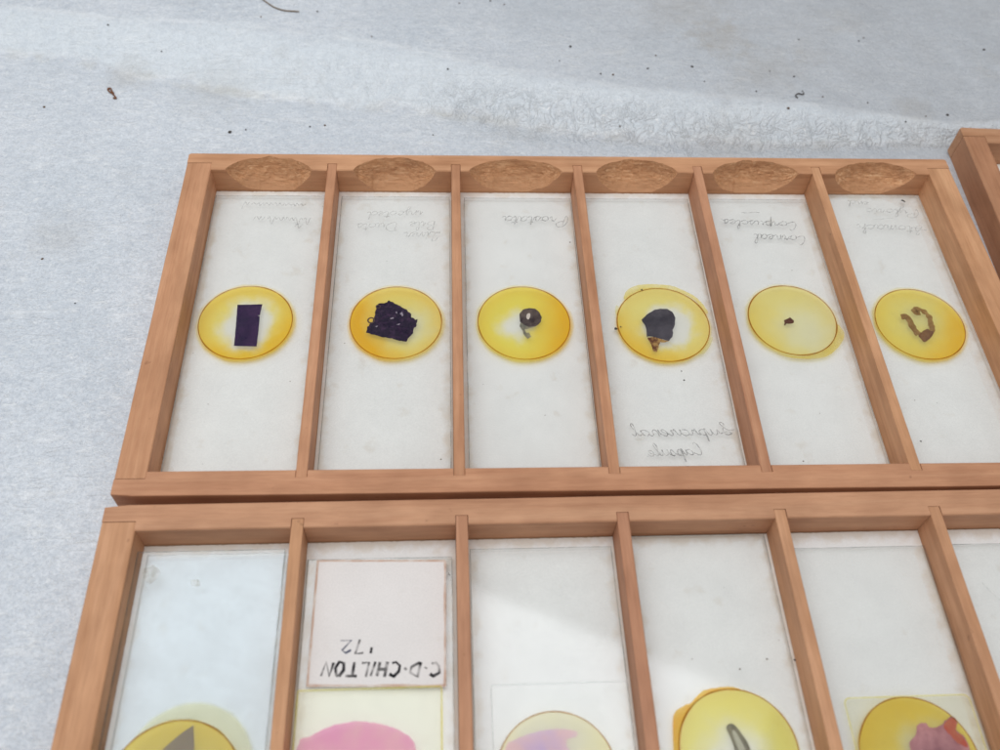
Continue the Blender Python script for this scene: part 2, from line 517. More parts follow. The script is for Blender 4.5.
def foam_material():
    m, nt, out = new_mat('packing_foam')
    geo = N(nt, 'ShaderNodeNewGeometry')
    pos = geo.outputs['Position']
    at = N(nt, 'ShaderNodeAttribute', attribute_name='fold')
    sepc = N(nt, 'ShaderNodeSeparateColor')
    L(nt, at.outputs['Color'], sepc.inputs[0])
    fold, crease, puck = sepc.outputs[0], sepc.outputs[1], sepc.outputs[2]

    def nz(scale, detail, rough=0.6, dist=0.0, mscale=None, rot=8.0, off=0.0):
        n = N(nt, 'ShaderNodeTexNoise', Scale=scale, Detail=detail, Roughness=rough, Distortion=dist)
        v = pos
        if mscale:
            mp = N(nt, 'ShaderNodeMapping')
            mp.inputs['Location'].default_value = (off, off * 0.7, 0)
            mp.inputs['Scale'].default_value = mscale
            mp.inputs['Rotation'].default_value = (0, 0, math.radians(rot))
            L(nt, v, mp.inputs['Vector'])
            v = mp.outputs[0]
        L(nt, v, n.inputs['Vector'])
        return n.outputs['Fac']

    def ridged(f, k):
        a = math_node(nt, 'ABSOLUTE', math_node(nt, 'SUBTRACT', f, 0.5))
        return math_node(nt, 'SUBTRACT', 1.0, math_node(nt, 'MULTIPLY', a, k), clamp=True)

    def gate(f, a, b):
        g = ramp(nt, [(a, (0, 0, 0)), (b, (1, 1, 1))])
        L(nt, f, g.inputs['Fac'])
        return g.outputs[0]

    mul = lambda a, b: math_node(nt, 'MULTIPLY', a, b)
    add = lambda a, b: math_node(nt, 'ADD', a, b)
    # long thin wrinkles, pale flecks, soft blotches of the cells
    long1 = mul(math_node(nt, 'POWER', ridged(nz(1, 2, dist=0.5, mscale=(0.45, 2.2, 1), rot=6), 30.0), 1.5), gate(nz(0.7, 2), 0.44, 0.60))
    long2 = mul(math_node(nt, 'POWER', ridged(nz(1, 2, dist=0.6, mscale=(0.8, 2.8, 1), rot=-17, off=5.0), 30.0), 1.5), gate(nz(0.8, 2, mscale=(1, 1, 1), off=9), 0.50, 0.66))
    dash = gate(nz(1, 3, rough=0.6, dist=1.0, mscale=(4.4, 8.5, 4), rot=5), 0.54, 0.70)
    dash2 = gate(nz(1, 3, rough=0.65, dist=1.2, mscale=(9.0, 13.0, 8), rot=-8, off=3.0), 0.55, 0.70)
    blot = nz(1, 5, rough=0.72, mscale=(4.0, 6.0, 5), rot=4)
    cell = nz(16.0, 4.0, rough=0.75)
    cloud = nz(0.35, 4.0)
    base = ramp(nt, [(0.3, (0.64, 0.69, 0.75)), (0.7, (0.725, 0.765, 0.82))])
    L(nt, cloud, base.inputs['Fac'])
    br = ramp(nt, [(0.30, (0.86, 0.87, 0.885)), (0.50, (1.0, 1.0, 1.0)), (0.72, (1.10, 1.09, 1.08))])
    L(nt, blot, br.inputs['Fac'])
    c = mixrgb(nt, 1.0, base.outputs[0], br.outputs[0], 'MULTIPLY')
    crp = ramp(nt, [(0.32, (0.80, 0.815, 0.835)), (0.68, (1.13, 1.12, 1.11))])
    L(nt, cell, crp.inputs['Fac'])
    c = mixrgb(nt, 1.0, c, crp.outputs[0], 'MULTIPLY')
    hi = (0.94, 0.96, 0.98)
    c = mixrgb(nt, mul(dash, 0.46), c, hi)
    c = mixrgb(nt, mul(dash2, 0.50), c, hi)
    c = mixrgb(nt, mul(long1, 0.45), c, hi)
    c = mixrgb(nt, mul(long2, 0.38), c, hi)
    # the fold is paler and bluer; grime gathers in its crease
    vfib = gate(nz(1, 4, rough=0.65, dist=0.8, mscale=(7.0, 3.0, 4), rot=20, off=2.0), 0.40, 0.66)
    c = mixrgb(nt, mul(fold, 0.40), c, (0.78, 0.85, 0.90))
    c = mixrgb(nt, mul(fold, mul(vfib, 0.30)), c, (0.90, 0.95, 0.98))
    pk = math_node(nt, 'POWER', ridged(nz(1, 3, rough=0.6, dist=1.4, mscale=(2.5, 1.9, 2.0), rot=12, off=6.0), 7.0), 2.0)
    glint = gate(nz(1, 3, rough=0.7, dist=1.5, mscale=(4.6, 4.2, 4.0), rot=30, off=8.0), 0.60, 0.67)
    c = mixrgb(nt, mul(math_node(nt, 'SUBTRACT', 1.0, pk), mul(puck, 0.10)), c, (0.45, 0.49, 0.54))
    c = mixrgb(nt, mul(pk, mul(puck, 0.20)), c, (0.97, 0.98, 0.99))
    c = mixrgb(nt, mul(glint, mul(puck, 0.75)), c, (1.0, 1.0, 1.0))  # glints, lit ridges and shaded hollows of the puckers painted into the colour
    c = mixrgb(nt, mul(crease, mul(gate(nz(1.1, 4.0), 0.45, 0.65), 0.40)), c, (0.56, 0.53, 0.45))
    c = mixrgb(nt, mul(at.outputs['Alpha'], mul(gate(nz(0.9, 3.0), 0.35, 0.55), 0.50)), c, hi)
    # light falloff plus dust painted in towards the back right, then brownish grime
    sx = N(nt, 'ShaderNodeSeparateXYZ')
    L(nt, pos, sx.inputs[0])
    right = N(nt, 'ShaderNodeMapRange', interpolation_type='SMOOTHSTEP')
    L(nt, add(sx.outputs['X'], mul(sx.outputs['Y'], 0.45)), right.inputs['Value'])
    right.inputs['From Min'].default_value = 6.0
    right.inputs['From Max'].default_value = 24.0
    falloff_dust = mul(right.outputs[0], math_node(nt, 'MULTIPLY_ADD', fold, -0.7, 1.0))
    c = mixrgb(nt, mul(falloff_dust, math_node(nt, 'MULTIPLY_ADD', nz(0.8, 4.0), 0.5, 0.24)), c, (0.40, 0.405, 0.42))
    c = mixrgb(nt, mul(gate(nz(0.42, 5.0, rough=0.7), 0.60, 0.80), 0.30), c, (0.46, 0.42, 0.36))
    for (px, py, rr, amt) in ((13.7, 14.4, 0.7, 0.42), (12.9, 15.8, 1.1, 0.24), (16.0, 13.8, 0.5, 0.24), (14.7, 13.0, 0.9, 0.22), (18.4, 11.4, 0.5, 0.28), (-2.8, 7.1, 0.6, 0.20), (0.0, 12.3, 0.9, 0.16), (13.3, 10.2, 0.9, 0.18), (-2.4, 12.9, 0.5, 0.3)):
        d = N(nt, 'ShaderNodeVectorMath', operation='DISTANCE')
        L(nt, pos, d.inputs[0])
        d.inputs[1].default_value = (px, py, -0.73)
        rr_ = ramp(nt, [(0.0, (1, 1, 1)), (1.0, (0, 0, 0))])
        dn = add(math_node(nt, 'DIVIDE', d.outputs['Value'], rr * 1.6), mul(math_node(nt, 'SUBTRACT', nz(2.6, 4.0), 0.5), 1.6))
        L(nt, dn, rr_.inputs['Fac'])
        c = mixrgb(nt, mul(rr_.outputs[0], amt), c, (0.36, 0.30, 0.22))
    # fine dark dust
    for sc_, th, amt, lo in ((2.6, 0.035, 0.7, 0.55), (5.5, 0.05, 0.45, 0.58)):
        vo = N(nt, 'ShaderNodeTexVoronoi', Scale=sc_)
        L(nt, pos, vo.inputs['Vector'])
        dot = math_node(nt, 'LESS_THAN', vo.outputs['Distance'], th)
        gt = gate(add(nz(0.5, 2.0, mscale=(1, 1, 1), off=sc_), mul(right.outputs[0], 0.12)), lo, lo + 0.03)
        c = mixrgb(nt, mul(mul(dot, gt), amt), c, (0.07, 0.06, 0.055))
    bs = N(nt, 'ShaderNodeBsdfPrincipled')
    L(nt, c, bs.inputs['Base Color'])
    bs.inputs['Specular IOR Level'].default_value = 0.5
    L(nt, math_node(nt, 'MULTIPLY_ADD', puck, -0.16, math_node(nt, 'MULTIPLY_ADD', cell, 0.30, 0.22)), bs.inputs['Roughness'])
    h = add(add(mul(dash, 0.35), mul(dash2, 0.25)), add(add(mul(long1, 0.4), mul(long2, 0.35)), add(mul(blot, 0.9), mul(cell, 0.5))))
    h = add(h, mul(puck, mul(pk, 1.2)))
    bp = N(nt, 'ShaderNodeBump', Strength=0.7, Distance=0.048)
    L(nt, h, bp.inputs['Height'])
    L(nt, bp.outputs[0], bs.inputs['Normal'])
    L(nt, bs.outputs[0], out.inputs[0])
    return m


M_WX = wood('cedar_long_grain', 0)
M_WY = wood('cedar_cross_grain', 1, seed=11.0)
M_WX2 = wood('cedar_pale_long_grain', 0, light=(0.66, 0.385, 0.222), mid=(0.60, 0.33, 0.183), dark=(0.46, 0.237, 0.124), seed=23.0)
M_WY2 = wood('cedar_pale_cross_grain', 1, light=(0.62, 0.34, 0.20), mid=(0.55, 0.288, 0.16), dark=(0.42, 0.203, 0.105), seed=31.0)
M_WX3 = wood('cedar_brown_long_grain', 0, light=(0.58, 0.325, 0.19), mid=(0.52, 0.275, 0.152), dark=(0.40, 0.195, 0.10), seed=43.0)
M_WY3 = wood('cedar_brown_cross_grain', 1, light=(0.54, 0.29, 0.165), mid=(0.48, 0.24, 0.13), dark=(0.36, 0.168, 0.085), seed=57.0)
M_GOUGE = gouged_wood()
M_CARD = paper('base_card', (0.45, 0.36, 0.26), 0.3, 0.2)
M_GLASS = glass('slide_glass')
M_EDGE = glass('slide_edge', tint=(0.90, 0.92, 0.915), rough=0.08, smudge=0.08, scl=6.0)
M_ARRIS_SHADE = pencil('arris_and_gap_shade', (0.16, 0.175, 0.17), 0.85, 3.0)  # dark line of the glass edge, with the gap's shadow painted in
M_SKYGLASS = glass('sky_tinted_slide_glass', tint=(0.958, 0.975, 0.985), smudge=0.07, mir=1.25)  # reflected blue sky put into the glass tint
M_COVER = glass('cover_glass', tint=(0.993, 0.995, 0.993), smudge=0.02, scl=3.0, mir=0.45)
M_PENCIL = pencil('pencil_line')
M_FAINT = pencil('faint_pencil_line', (0.2, 0.195, 0.19), 0.36, 9.0)
M_INK = pencil('black_ink', (0.02, 0.02, 0.025), 0.95, 5.0)
M_BLUEINK = pencil('blue_black_ink', (0.05, 0.07, 0.14), 0.9, 6.0)
M_RIM = film('cover_rim', (0.50, 0.24, 0.04), 0.85, 0.25)
M_DIRT = simple('dark_dirt', (0.055, 0.047, 0.042))
M_BROWNDIRT = simple('brown_dirt', (0.13, 0.075, 0.045))


# ------------------------------------------------------------------- foam
LOWER = [(-220, 168), (-58, 138), (-26, 131), (9, 122), (48, 117), (74, 112), (100, 106.5), (130, 104), (160, 104), (200, 106), (420, 118)]
UPPER = [(-220, 190), (-63, 154), (-35, 149), (6, 146), (48, 137), (75, 128), (115, 120), (154, 115), (193, 110), (420, 122)]


def interp(tab, x):
    if x <= tab[0][0]:
        return tab[0][1]
    for (a, b), (c, d) in zip(tab[:-1], tab[1:]):
        if x <= c:
            t = (x - a) / (c - a)
            return b + t * (d - b)
    return tab[-1][1]


FOAM_Z = -7.35


def foam_height(x, y):
    lo, up = interp(LOWER, x), interp(UPPER, x)
    w = max(3.0, up - lo)
    t = (y - lo) / w
    s = min(1, max(0, t))
    s = s * s * (3 - 2 * s)
    H = min(4.0, 0.30 * w + 1.2)
    z = H * s
    # gentle fall behind the fold, a slack crease in front of it
    if y > up:
        z -= 0.02 * min(40, y - up)
    z -= 0.7 * math.exp(-((y - lo + 1.5) / 2.6) ** 2)
    # puckers along the fold
    pk = math.exp(-((t - 0.15) / 0.45) ** 2)
    if pk > 0.01:
        amp = 0.55 if x > 40 else 0.3
        z += pk * amp * (noise.noise(Vector((x * 0.32, y * 0.32, 3.3))) + 0.6 * noise.noise(Vector((x * 0.8, y * 0.7, 8.1))))
    far = min(1.0, max(0.0, (y - 93) / 12)) if -3 < x else min(1.0, max(0.0, (-3 - x) / 12 + max(0.0, (y - 93) / 12)))
    z += far * (0.55 * noise.noise(Vector((x * 0.045, y * 0.06, 1.7))) + 0.22 * noise.noise(Vector((x * 0.15, y * 0.22, 5.0))) + 0.07 * noise.noise(Vector((x * 0.5, y * 0.8, 2.0))))
    return FOAM_Z + z


def build_foam():
    bm = bmesh.new()

    def axis(a0, a1, fine0, fine1, df, dc):
        v, p = [], a0
        while p < a1:
            v.append(p)
            p += df if fine0 <= p <= fine1 else dc
        v.append(a1)
        return v
    xs = axis(-240, 420, -75, 245, 1.0, 9.0)
    ys = axis(-260, 330, 88, 180, 0.8, 8.0)
    g = [[V(bm, x, y, foam_height(x, y)) for x in xs] for y in ys]
    for j in range(len(ys) - 1):
        for i in range(len(xs) - 1):
            bm.faces.new((g[j][i], g[j][i + 1], g[j + 1][i + 1], g[j + 1][i]))
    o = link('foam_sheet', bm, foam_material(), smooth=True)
    ca = o.data.color_attributes.new('fold', 'FLOAT_COLOR', 'POINT')
    for i, v in enumerate(o.data.vertices):
        x, y = v.co.x / S, v.co.y / S
        lo, up = interp(LOWER, x), interp(UPPER, x)
        t = (y - lo) / max(3.0, up - lo) + 0.16 * noise.noise(Vector((x * 0.07, y * 0.1, 4))) + 0.10 * noise.noise(Vector((x * 0.25, y * 0.2, 9)))
        sm = lambda a, b, q: (lambda u: u * u * (3 - 2 * u))(min(1, max(0, (q - a) / (b - a))))
        f = sm(-0.05, 0.12, t) * (1 - sm(0.75, 1.15, t))
        cr = math.exp(-((y - lo) / 1.6) ** 2)
        pk = sm(-0.8, 0.15, t) * (1 - sm(0.25, 1.1, t)) * sm(0, 95, x + 25 * noise.noise(Vector((x * 0.05, 1, 1))))
        ln = max(math.exp(-((t - 0.04) * (up - lo) / 0.55) ** 2), 0.8 * math.exp(-((y - up + 1.5 * noise.noise(Vector((x * 0.03, 0, 2)))) / 0.8) ** 2))
        ca.data[i].color = (f, cr, pk, ln)
    o['kind'] = 'structure'
    o['label'] = 'white packing foam sheet with a fold behind the trays'
    return o


build_foam()


# ------------------------------------------------------------------- trays
def bar(bm, a0, a1, prof, axis, seg=14, seed=0.0, amp=0.05):
    """stick with the closed profile prof [(across, z)] along axis 0/1, edges a touch uneven."""
    rings = []
    for k in range(seg + 1):
        t = a0 + (a1 - a0) * k / seg
        ring = []
        for i, (c, z) in enumerate(prof):
            jc = amp * noise.noise(Vector((t * 0.06, i * 7.3, seed)))
            jz = amp * 0.7 * noise.noise(Vector((t * 0.06, i * 3.1, seed + 20))) if z > -1 else 0
            ring.append((t, c + jc, z + jz) if axis == 0 else (c + jc, t, z + jz))
        rings.append(ring)
    if axis == 1:
        rings = [r[::-1] for r in rings]
    loft(bm, rings)
    bmesh.ops.recalc_face_normals(bm, faces=bm.faces)


def stick_profile(c0, c1, zt, zb, ch=0.22):
    return [(c0, zb), (c1, zb), (c1, zt - ch), (c1 - ch * 0.35, zt - ch * 0.35), (c1 - ch, zt), (c0 + ch, zt), (c0 + ch * 0.35, zt - ch * 0.35), (c0, zt - ch)]


def end_rail(bm, D, back, scoops, seed):
    """the rail at the back or the front: full width, rebated for the side rails, grooved for the
    dividers, and (back rail) gouged with a finger scoop over every compartment."""
    W, Lt, zb, jw = D['W'], D['L'], D['zb'], D['jw']
    if back:
        yo, yi, yg, sgn = Lt, Lt - D['wb'], Lt - D['gb'], -1
    else:
        yo, yi, yg, sgn = 0.0, D['wf'], D['gf'], 1
    cuts = []
    for i in range(D['n'] - 1):
        xc = D['ws'] + D['pit'] - D['wd'] / 2 + D['pit'] * i
        cuts.append((xc - D['wd'] / 2 - 0.06, xc + D['wd'] / 2 + 0.06))
    cuts = [(-1, jw + 0.10)] + cuts + [(W - jw - 0.10, W + 1)]
    cen = [D['ws'] + (D['pit'] - D['wd']) / 2 + D['pit'] * i for i in range(D['n'])]
    xs = set()
    step = 0.3 if scoops else 4.0
    k = 0
    while k * step < W:
        xs.add(round(k * step, 3))
        k += 1
    xs.add(W)
    ev = []
    for a, b in cuts:
        for e in (a, b):
            if 0 < e < W:
                ev.append(round(e, 3))
    xs = sorted(x for x in xs if all(abs(x - e) > 0.08 for e in ev))
    st = [(x, any(a < x < b for a, b in cuts)) for x in xs]
    for a, b in cuts:
        for e, inside_left in ((a, False), (b, True)):
            if 0 < e < W:
                st.append((round(e, 3) - 0.001, inside_left))
                st.append((round(e, 3) + 0.001, not inside_left))
    st.sort()
    NCH = 16
    ch = 0.2
    rings = []
    mats = []
    for x, incut in st:
        jt = 0.06 * noise.noise(Vector((x * 0.05, seed, 1)))
        jy = 0.06 * noise.noise(Vector((x * 0.05, seed, 5)))
        ztop = jt
        # round the two outer corners a little
        ce = min(x, W - x)
        rnd = 0.0
        if ce < 0.8:
            rnd = 0.8 - math.sqrt(max(0, 0.64 - (0.8 - ce) ** 2))
        yoo = yo + sgn * (rnd * 0.5 + 0) + jy
        ring = [(x, yoo, zb), (x, yoo, ztop - ch), (x, yoo + sgn * ch * 0.3, ztop - ch * 0.3), (x, yoo + sgn * ch, ztop)]
        a = 0.0
        if scoops and not incut:
            for q, c in enumerate(cen):
                hw = 9.9 + 1.6 * noise.noise(Vector((q * 3.37, 1.3, 1.7)))
                u = (x - c - 1.2 * noise.noise(Vector((q * 5.13, 2.4, 2.2)))) / hw
                if abs(u) < 1:
                    a = (1 - u * u) ** 0.62 * (1 + 0.10 * noise.noise(Vector((x * 0.35, q * 4.0, 6))) + 0.05 * noise.noise(Vector((x * 1.1, q, 2))))
                    a = min(1.0, max(0.02, a * (0.94 + 0.05 * math.sin(q * 2.3))))
        yin = yg if incut else yi
        if a > 0:
            full = abs(yo - yi) - 0.75
            ys = yin - sgn * full * a * (0.97 + 0.05 * noise.noise(Vector((x * 0.5, 3, 3))))
            zs = -min(abs(zb) - 0.9, 7.6 * a)
        else:
            ys, zs = yin - sgn * (0 if incut else ch), -ch
            if incut:
                zs = 0.0
        for k in range(NCH + 1):
            t = k / NCH
            y = ys + (yin - ys) * t
            z = ztop + (zs - ztop) * t
            if a > 0:
                sag = 1.0 * a * math.sin(math.pi * t)
                y -= sgn * sag * 0.85
                z -= sag * 0.85
                e = min(1, 4 * t, 4 * (1 - t)) * min(1, a * 2)
                rgh = noise.noise(Vector((x * 0.55, t * 11 + seed, x * 0.05))) * 0.20 + noise.noise(Vector((x * 1.5, t * 24, 7))) * 0.09
                y += sgn * rgh * e
                z += rgh * e * 0.8
                y = min(y, yin) if sgn > 0 else max(y, yin)
            ring.append((x, y, z))
        ring.append((x, yin, zb))
        rings.append(ring)
        mats.append(a > 0)
    R = [[V(bm, *p) for p in r] for r in rings]
    n = len(R[0])
    for q in range(len(R) - 1):
        for i in range(n):
            j = (i + 1) % n
            try:
                f = bm.faces.new((R[q][i], R[q][j], R[q + 1][j], R[q + 1][i]))
            except ValueError:
                continue
            if mats[q] and mats[q + 1] and 4 <= i < 4 + NCH:
                f.material_index = 1
    bm.faces.new(R[0])
    bm.faces.new(R[-1])
    bmesh.ops.remove_doubles(bm, verts=bm.verts, dist=0.00008)
    bmesh.ops.dissolve_degenerate(bm, edges=bm.edges, dist=0.00005)
    bmesh.ops.recalc_face_normals(bm, faces=bm.faces)


def make_tray(label, ox, oy, ztop, yaw, D, mx, my, scoops, seed, mlin):
    root = thing('slide_tray', label, 'slide tray', (ox, oy, ztop + D['zb']), yaw, 'wooden slide trays on the foam')
    up = (0, 0, -D['zb'])          # parts are written with the rail tops at z = 0
    bm = bmesh.new()
    end_rail(bm, D, True, scoops, seed)
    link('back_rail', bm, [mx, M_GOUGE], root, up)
    bm = bmesh.new()
    end_rail(bm, D, False, False, seed + 3)
    link('front_rail', bm, [mx, M_GOUGE], root, up)
    for k, (c0, c1) in enumerate(((0, D['ws']), (D['W'] - D['ws'], D['W']))):
        bm = bmesh.new()
        bar(bm, D['gf'] + 0.11, D['L'] - D['gb'] - 0.13, stick_profile(c0, c1, -0.03, D['zb']), 1, seed=seed + k * 5)
        link('side_rail', bm, my, root, up)
    for i in range(D['n'] - 1):
        xc = D['ws'] + D['pit'] - D['wd'] / 2 + D['pit'] * i
        bm = bmesh.new()
        bar(bm, D['gf'] + 0.06, D['L'] - D['gb'] - 0.06, stick_profile(xc - D['wd'] / 2, xc + D['wd'] / 2, -0.06, -D['dep'] - 0.2, 0.16), 1, seed=seed + 30 + i * 3, amp=0.07)
        link('divider', bm, my, root, up)
    bm = bmesh.new()
    box(bm, D['ws'] + 0.02, D['W'] - D['ws'] - 0.02, D['wf'] + 0.02, D['L'] - D['wb'] - 0.02, D['zb'] + 0.02, -D['dep'] - 0.22)
    link('base_board', bm, M_CARD, root, up)
    w, l = D['pit'] - D['wd'] - 0.1, D['L'] - D['wb'] - D['wf'] - 0.1
    for i in range(D['n']):
        cx = D['ws'] + (D['pit'] - D['wd']) / 2 + D['pit'] * i
        cy = (D['wf'] + D['L'] - D['wb']) / 2
        bm = bmesh.new()
        pts = []
        k = 60
        for q in range(k + 1):
            x = -w / 2 + w * q / k
            pts.append((x, l / 2 - 0.12 - 0.28 * abs(noise.noise(Vector((x * 0.9 + i * 17, seed, 4))))))
        pts += [(w / 2, -l / 2), (-w / 2, -l / 2)]
        polygon(bm, pts, -0.19, 0.19)
        link('paper_lining', bm, mlin, root, (cx, cy, -D['dep'] - D['zb']))
    return root


D1 = dict(W=183.1, L=90.4, ws=5.65, wd=2.1, wb=5.46, wf=5.07, gb=3.26, gf=3.48, dep=6.75, jw=5.5, pit=29.0, n=6, zb=-7.35)
D2 = dict(D1, ws=6.0, wd=2.14, wb=5.08, gb=3.28, dep=6.1, jw=5.75, W=183.7, zb=-8.26)
D3 = dict(D1)
MLIN = lining_material(26.8, 79.8)
make_tray('wooden tray with gouged finger scoops holding six slides with yellow round mounts', 0, 0, 0.0, 0.0, D1, M_WX, M_WY, True, 1.0, MLIN)
YAW2 = 0.006
c2, s2 = math.cos(YAW2), math.sin(YAW2)
O2 = (-0.026 + s2 * D2['L'], -2.185 - c2 * D2['L'])
make_tray('paler wooden tray in the foreground whose slides carry pink sections and a paper label', O2[0], O2[1], 0.915, YAW2, D2, M_WX2, M_WY2, False, 5.0, MLIN)
YAW3 = -0.042
O3 = (190.75 + math.sin(YAW3) * D3['L'], 102.35 - math.cos(YAW3) * D3['L'])
make_tray('wooden tray cut off by the right edge with its corner on the foam', O3[0], O3[1], 0.0, YAW3, D3, M_WX3, M_WY3, True, 9.0, MLIN)


# ------------------------------------------------------------ handwriting
GL = {
    'a': ([[(.85, .8), (.55, 1.02), (.15, .75), (.1, .25), (.4, 0), (.75, .35), (.88, .98), (.85, .3), (1.05, .02), (1.3, .3)]], 1.2),
    'c': ([[(.85, .8), (.55, 1.0), (.15, .65), (.15, .2), (.5, 0), (.95, .3)]], .9),
    'd': ([[(.85, .8), (.5, 1), (.12, .7), (.12, .2), (.4, 0), (.75, .3), (1.0, 2.1), (.88, .5), (1.05, .02), (1.3, .3)]], 1.2),
    'e': ([[(0, .25), (.5, .5), (.75, .85), (.5, 1.02), (.2, .7), (.2, .2), (.5, 0), (.95, .3)]], .9),
    'h': ([[(0, .2), (.5, 1.7), (.45, 2.2), (.25, 1.9), (.2, 0), (.35, .7), (.65, 1), (.8, .7), (.85, .25), (1.0, .02), (1.25, .3)]], 1.2),
    'i': ([[(0, .3), (.3, 1), (.28, .25), (.45, .02), (.7, .3)], [(.42, 1.5), (.46, 1.56)]], .65),
    'j': ([[(0, .3), (.35, 1), (.3, -.8), (.05, -1.15), (-.1, -.8), (.6, .25)], [(.45, 1.5), (.49, 1.56)]], .6),
    'l': ([[(0, .25), (.5, 1.7), (.42, 2.2), (.2, 1.8), (.2, .4), (.4, .02), (.7, .3)]], .65),
    'm': ([[(0, .2), (.2, 1), (.2, 0), (.3, .7), (.55, 1), (.65, .7), (.65, 0), (.75, .7), (1.0, 1), (1.1, .7), (1.12, .25), (1.3, .02), (1.5, .3)]], 1.45),
    'n': ([[(0, .2), (.2, 1), (.2, 0), (.35, .75), (.65, 1), (.75, .6), (.78, .2), (.95, .02), (1.2, .3)]], 1.1),
    'o': ([[(.55, 1), (.15, .75), (.15, .2), (.5, 0), (.85, .35), (.75, .85), (.5, 1), (.8, .85), (1.1, .8)]], 1.05),
    'p': ([[(0, .2), (.3, 1.2), (.15, -1.1), (.3, .6), (.6, 1), (.85, .65), (.75, .15), (.4, .02), (.8, .05), (1.1, .3)]], 1.05),
    'r': ([[(0, .2), (.3, 1.05), (.35, .85), (.6, .9), (.55, .3), (.7, .02), (.95, .3)]], .9),
    's': ([[(0, .15), (.45, 1.05), (.65, .6), (.55, .1), (.2, .0), (.5, .02), (.9, .3)]], .85),
    't': ([[(0, .25), (.4, 1.8), (.3, .3), (.5, .02), (.8, .3)], [(.05, 1.3), (.75, 1.4)]], .75),
    'u': ([[(0, .3), (.2, 1), (.2, .3), (.45, 0), (.75, .4), (.85, 1), (.85, .25), (1.05, .02), (1.3, .3)]], 1.2),
    'v': ([[(0, .6), (.2, 1), (.4, .05), (.55, .1), (.8, .9), (1.05, .85)]], 1.0),
    'y': ([[(0, .6), (.2, 1), (.25, .3), (.5, .1), (.85, 1), (.75, -.8), (.45, -1.15), (.35, -.8), (1.1, .25)]], 1.05),
    'L': ([[(.2, 1.2), (.6, 2.0), (1.0, 2.1), (.9, 1.4), (.6, .3), (.2, 0), (.1, .25), (.6, .15), (1.2, 0), (1.5, .3)]], 1.4),
    'B': ([[(.4, 2), (.25, 0), (.3, 1.9), (.9, 2.1), (1.1, 1.6), (.5, 1.1), (1.1, .8), (1.1, .2), (.6, -.05), (.2, .2)]], 1.4),
    'D': ([[(.5, 1.9), (.3, 0.1), (.9, .05), (1.5, .7), (1.4, 1.6), (.8, 2.1), (.1, 1.9)]], 1.7),
    'P': ([[(.6, 1.7), (.35, 0), (.1, .25), (.1, 1.3), (.6, 2.2), (1.25, 2.2), (1.4, 1.6), (.9, 1.1), (.5, 1.2)]], 1.4),
    'S': ([[(-.3, .9), (.4, .9), (.95, 1.8), (.85, 2.2), (.6, 1.9), (.9, 1.0), (.8, .2), (.4, 0), (.1, .3), (.5, .55), (1.2, .3)]], 1.3),
    'C': ([[(1.0, 1.8), (.8, 2.1), (.4, 1.7), (.15, .7), (.4, 0.02), (.8, .1), (1.2, .4)]], 1.2),
    '.': ([[(.1, 0), (.16, .06)]], .4),
}
BLOCK = {
    'C': ([[(.75, .85), (.45, 1), (.1, .7), (.12, .25), (.45, 0), (.7, .1)]], .95),
    '.': ([[(.15, .4), (.22, .48)]], .5),
    'D': ([[(.15, 0), (.2, 1), (.75, .75), (.8, .3), (.15, 0)]], 1.0),
    'H': ([[(.1, 0), (.15, 1)], [(.7, 0), (.75, 1)], [(.1, .5), (.75, .5)]], .95),
    'I': ([[(.1, 0), (.3, .95)]], .45),
    'L': ([[(.15, 1), (.1, .0), (.65, .08)]], .8),
    'T': ([[(.4, .95), (.4, 0)], [(.0, 1), (.85, .95)]], .95),
    'O': ([[(.4, 1), (.1, .6), (.2, .1), (.55, .0), (.75, .45), (.6, .95), (.4, 1)]], .9),
    'N': ([[(.1, 0), (.15, 1), (.65, 0), (.8, 1)]], .95),
    '7': ([[(0, .95), (.6, 1), (.3, 0)]], .8),
    '2': ([[(.05, .75), (.35, 1), (.6, .75), (.05, .02), (.75, .02)]], .8),
    "'": ([[(.1, 1.05), (.05, .62)]], .3),
}


def ribbon(bm, pts, w, z, seed=0.0):
    P = [Vector(p) for p in pts]
    n = len(P)
    l, r = [], []
    for i in range(n):
        d = (P[min(i + 1, n - 1)] - P[max(i - 1, 0)])
        if d.length < 1e-6:
            d = Vector((1, 0))
        d.normalize()
        nn = Vector((-d.y, d.x))
        ww = w * 0.5 * (0.8 + 0.5 * noise.noise(Vector((i * 0.21, seed, 2.0))))
        a, b = P[i] + nn * ww, P[i] - nn * ww
        l.append(V(bm, a.x, a.y, z))
        r.append(V(bm, b.x, b.y, z))
    for i in range(n - 1):
        bm.faces.new((r[i], r[i + 1], l[i + 1], l[i]))


def write(bm, text, p0, p1, xh, w, z, up=-1, font=GL, slant=0.28, smooth=True, jitter=0.06, seed=0.0):
    """cursive line from p0 to p1 along the baseline; up=-1 for writing turned half round, +1 upright side (mirrored when p1 is left of p0)."""
    rnd = random.Random(text + str(seed))
    base = Vector(p1) - Vector(p0)
    length = base.length
    ex = base.normalized()
    ey = Vector((-ex.y, ex.x))
    if ey.y * up < 0:
        ey = -ey
    tot = sum(font[c][1] for c in text if c in font)
    sx = length / tot
    pen = 0.0
    chain = []
    prev_seed = seed
    for c in text:
        st, adv = font[c]
        for q, s in enumerate(st):
            pts = []
            for (gx, gy) in s:
                gx += slant * gy * 0.5 * min(1.0, xh / sx)
                gx += rnd.uniform(-jitter, jitter)
                gy += rnd.uniform(-jitter, jitter)
                pts.append(((pen + gx) * sx, gy * xh))
            world = [(p0[0] + ex.x * a + ey.x * b, p0[1] + ex.y * a + ey.y * b) for a, b in pts]
            if smooth and len(world) > 2:
                world = smooth_open(world, 6)
            prev_seed += 1.7
            ribbon(bm, world, w, z, prev_seed)
        pen += adv


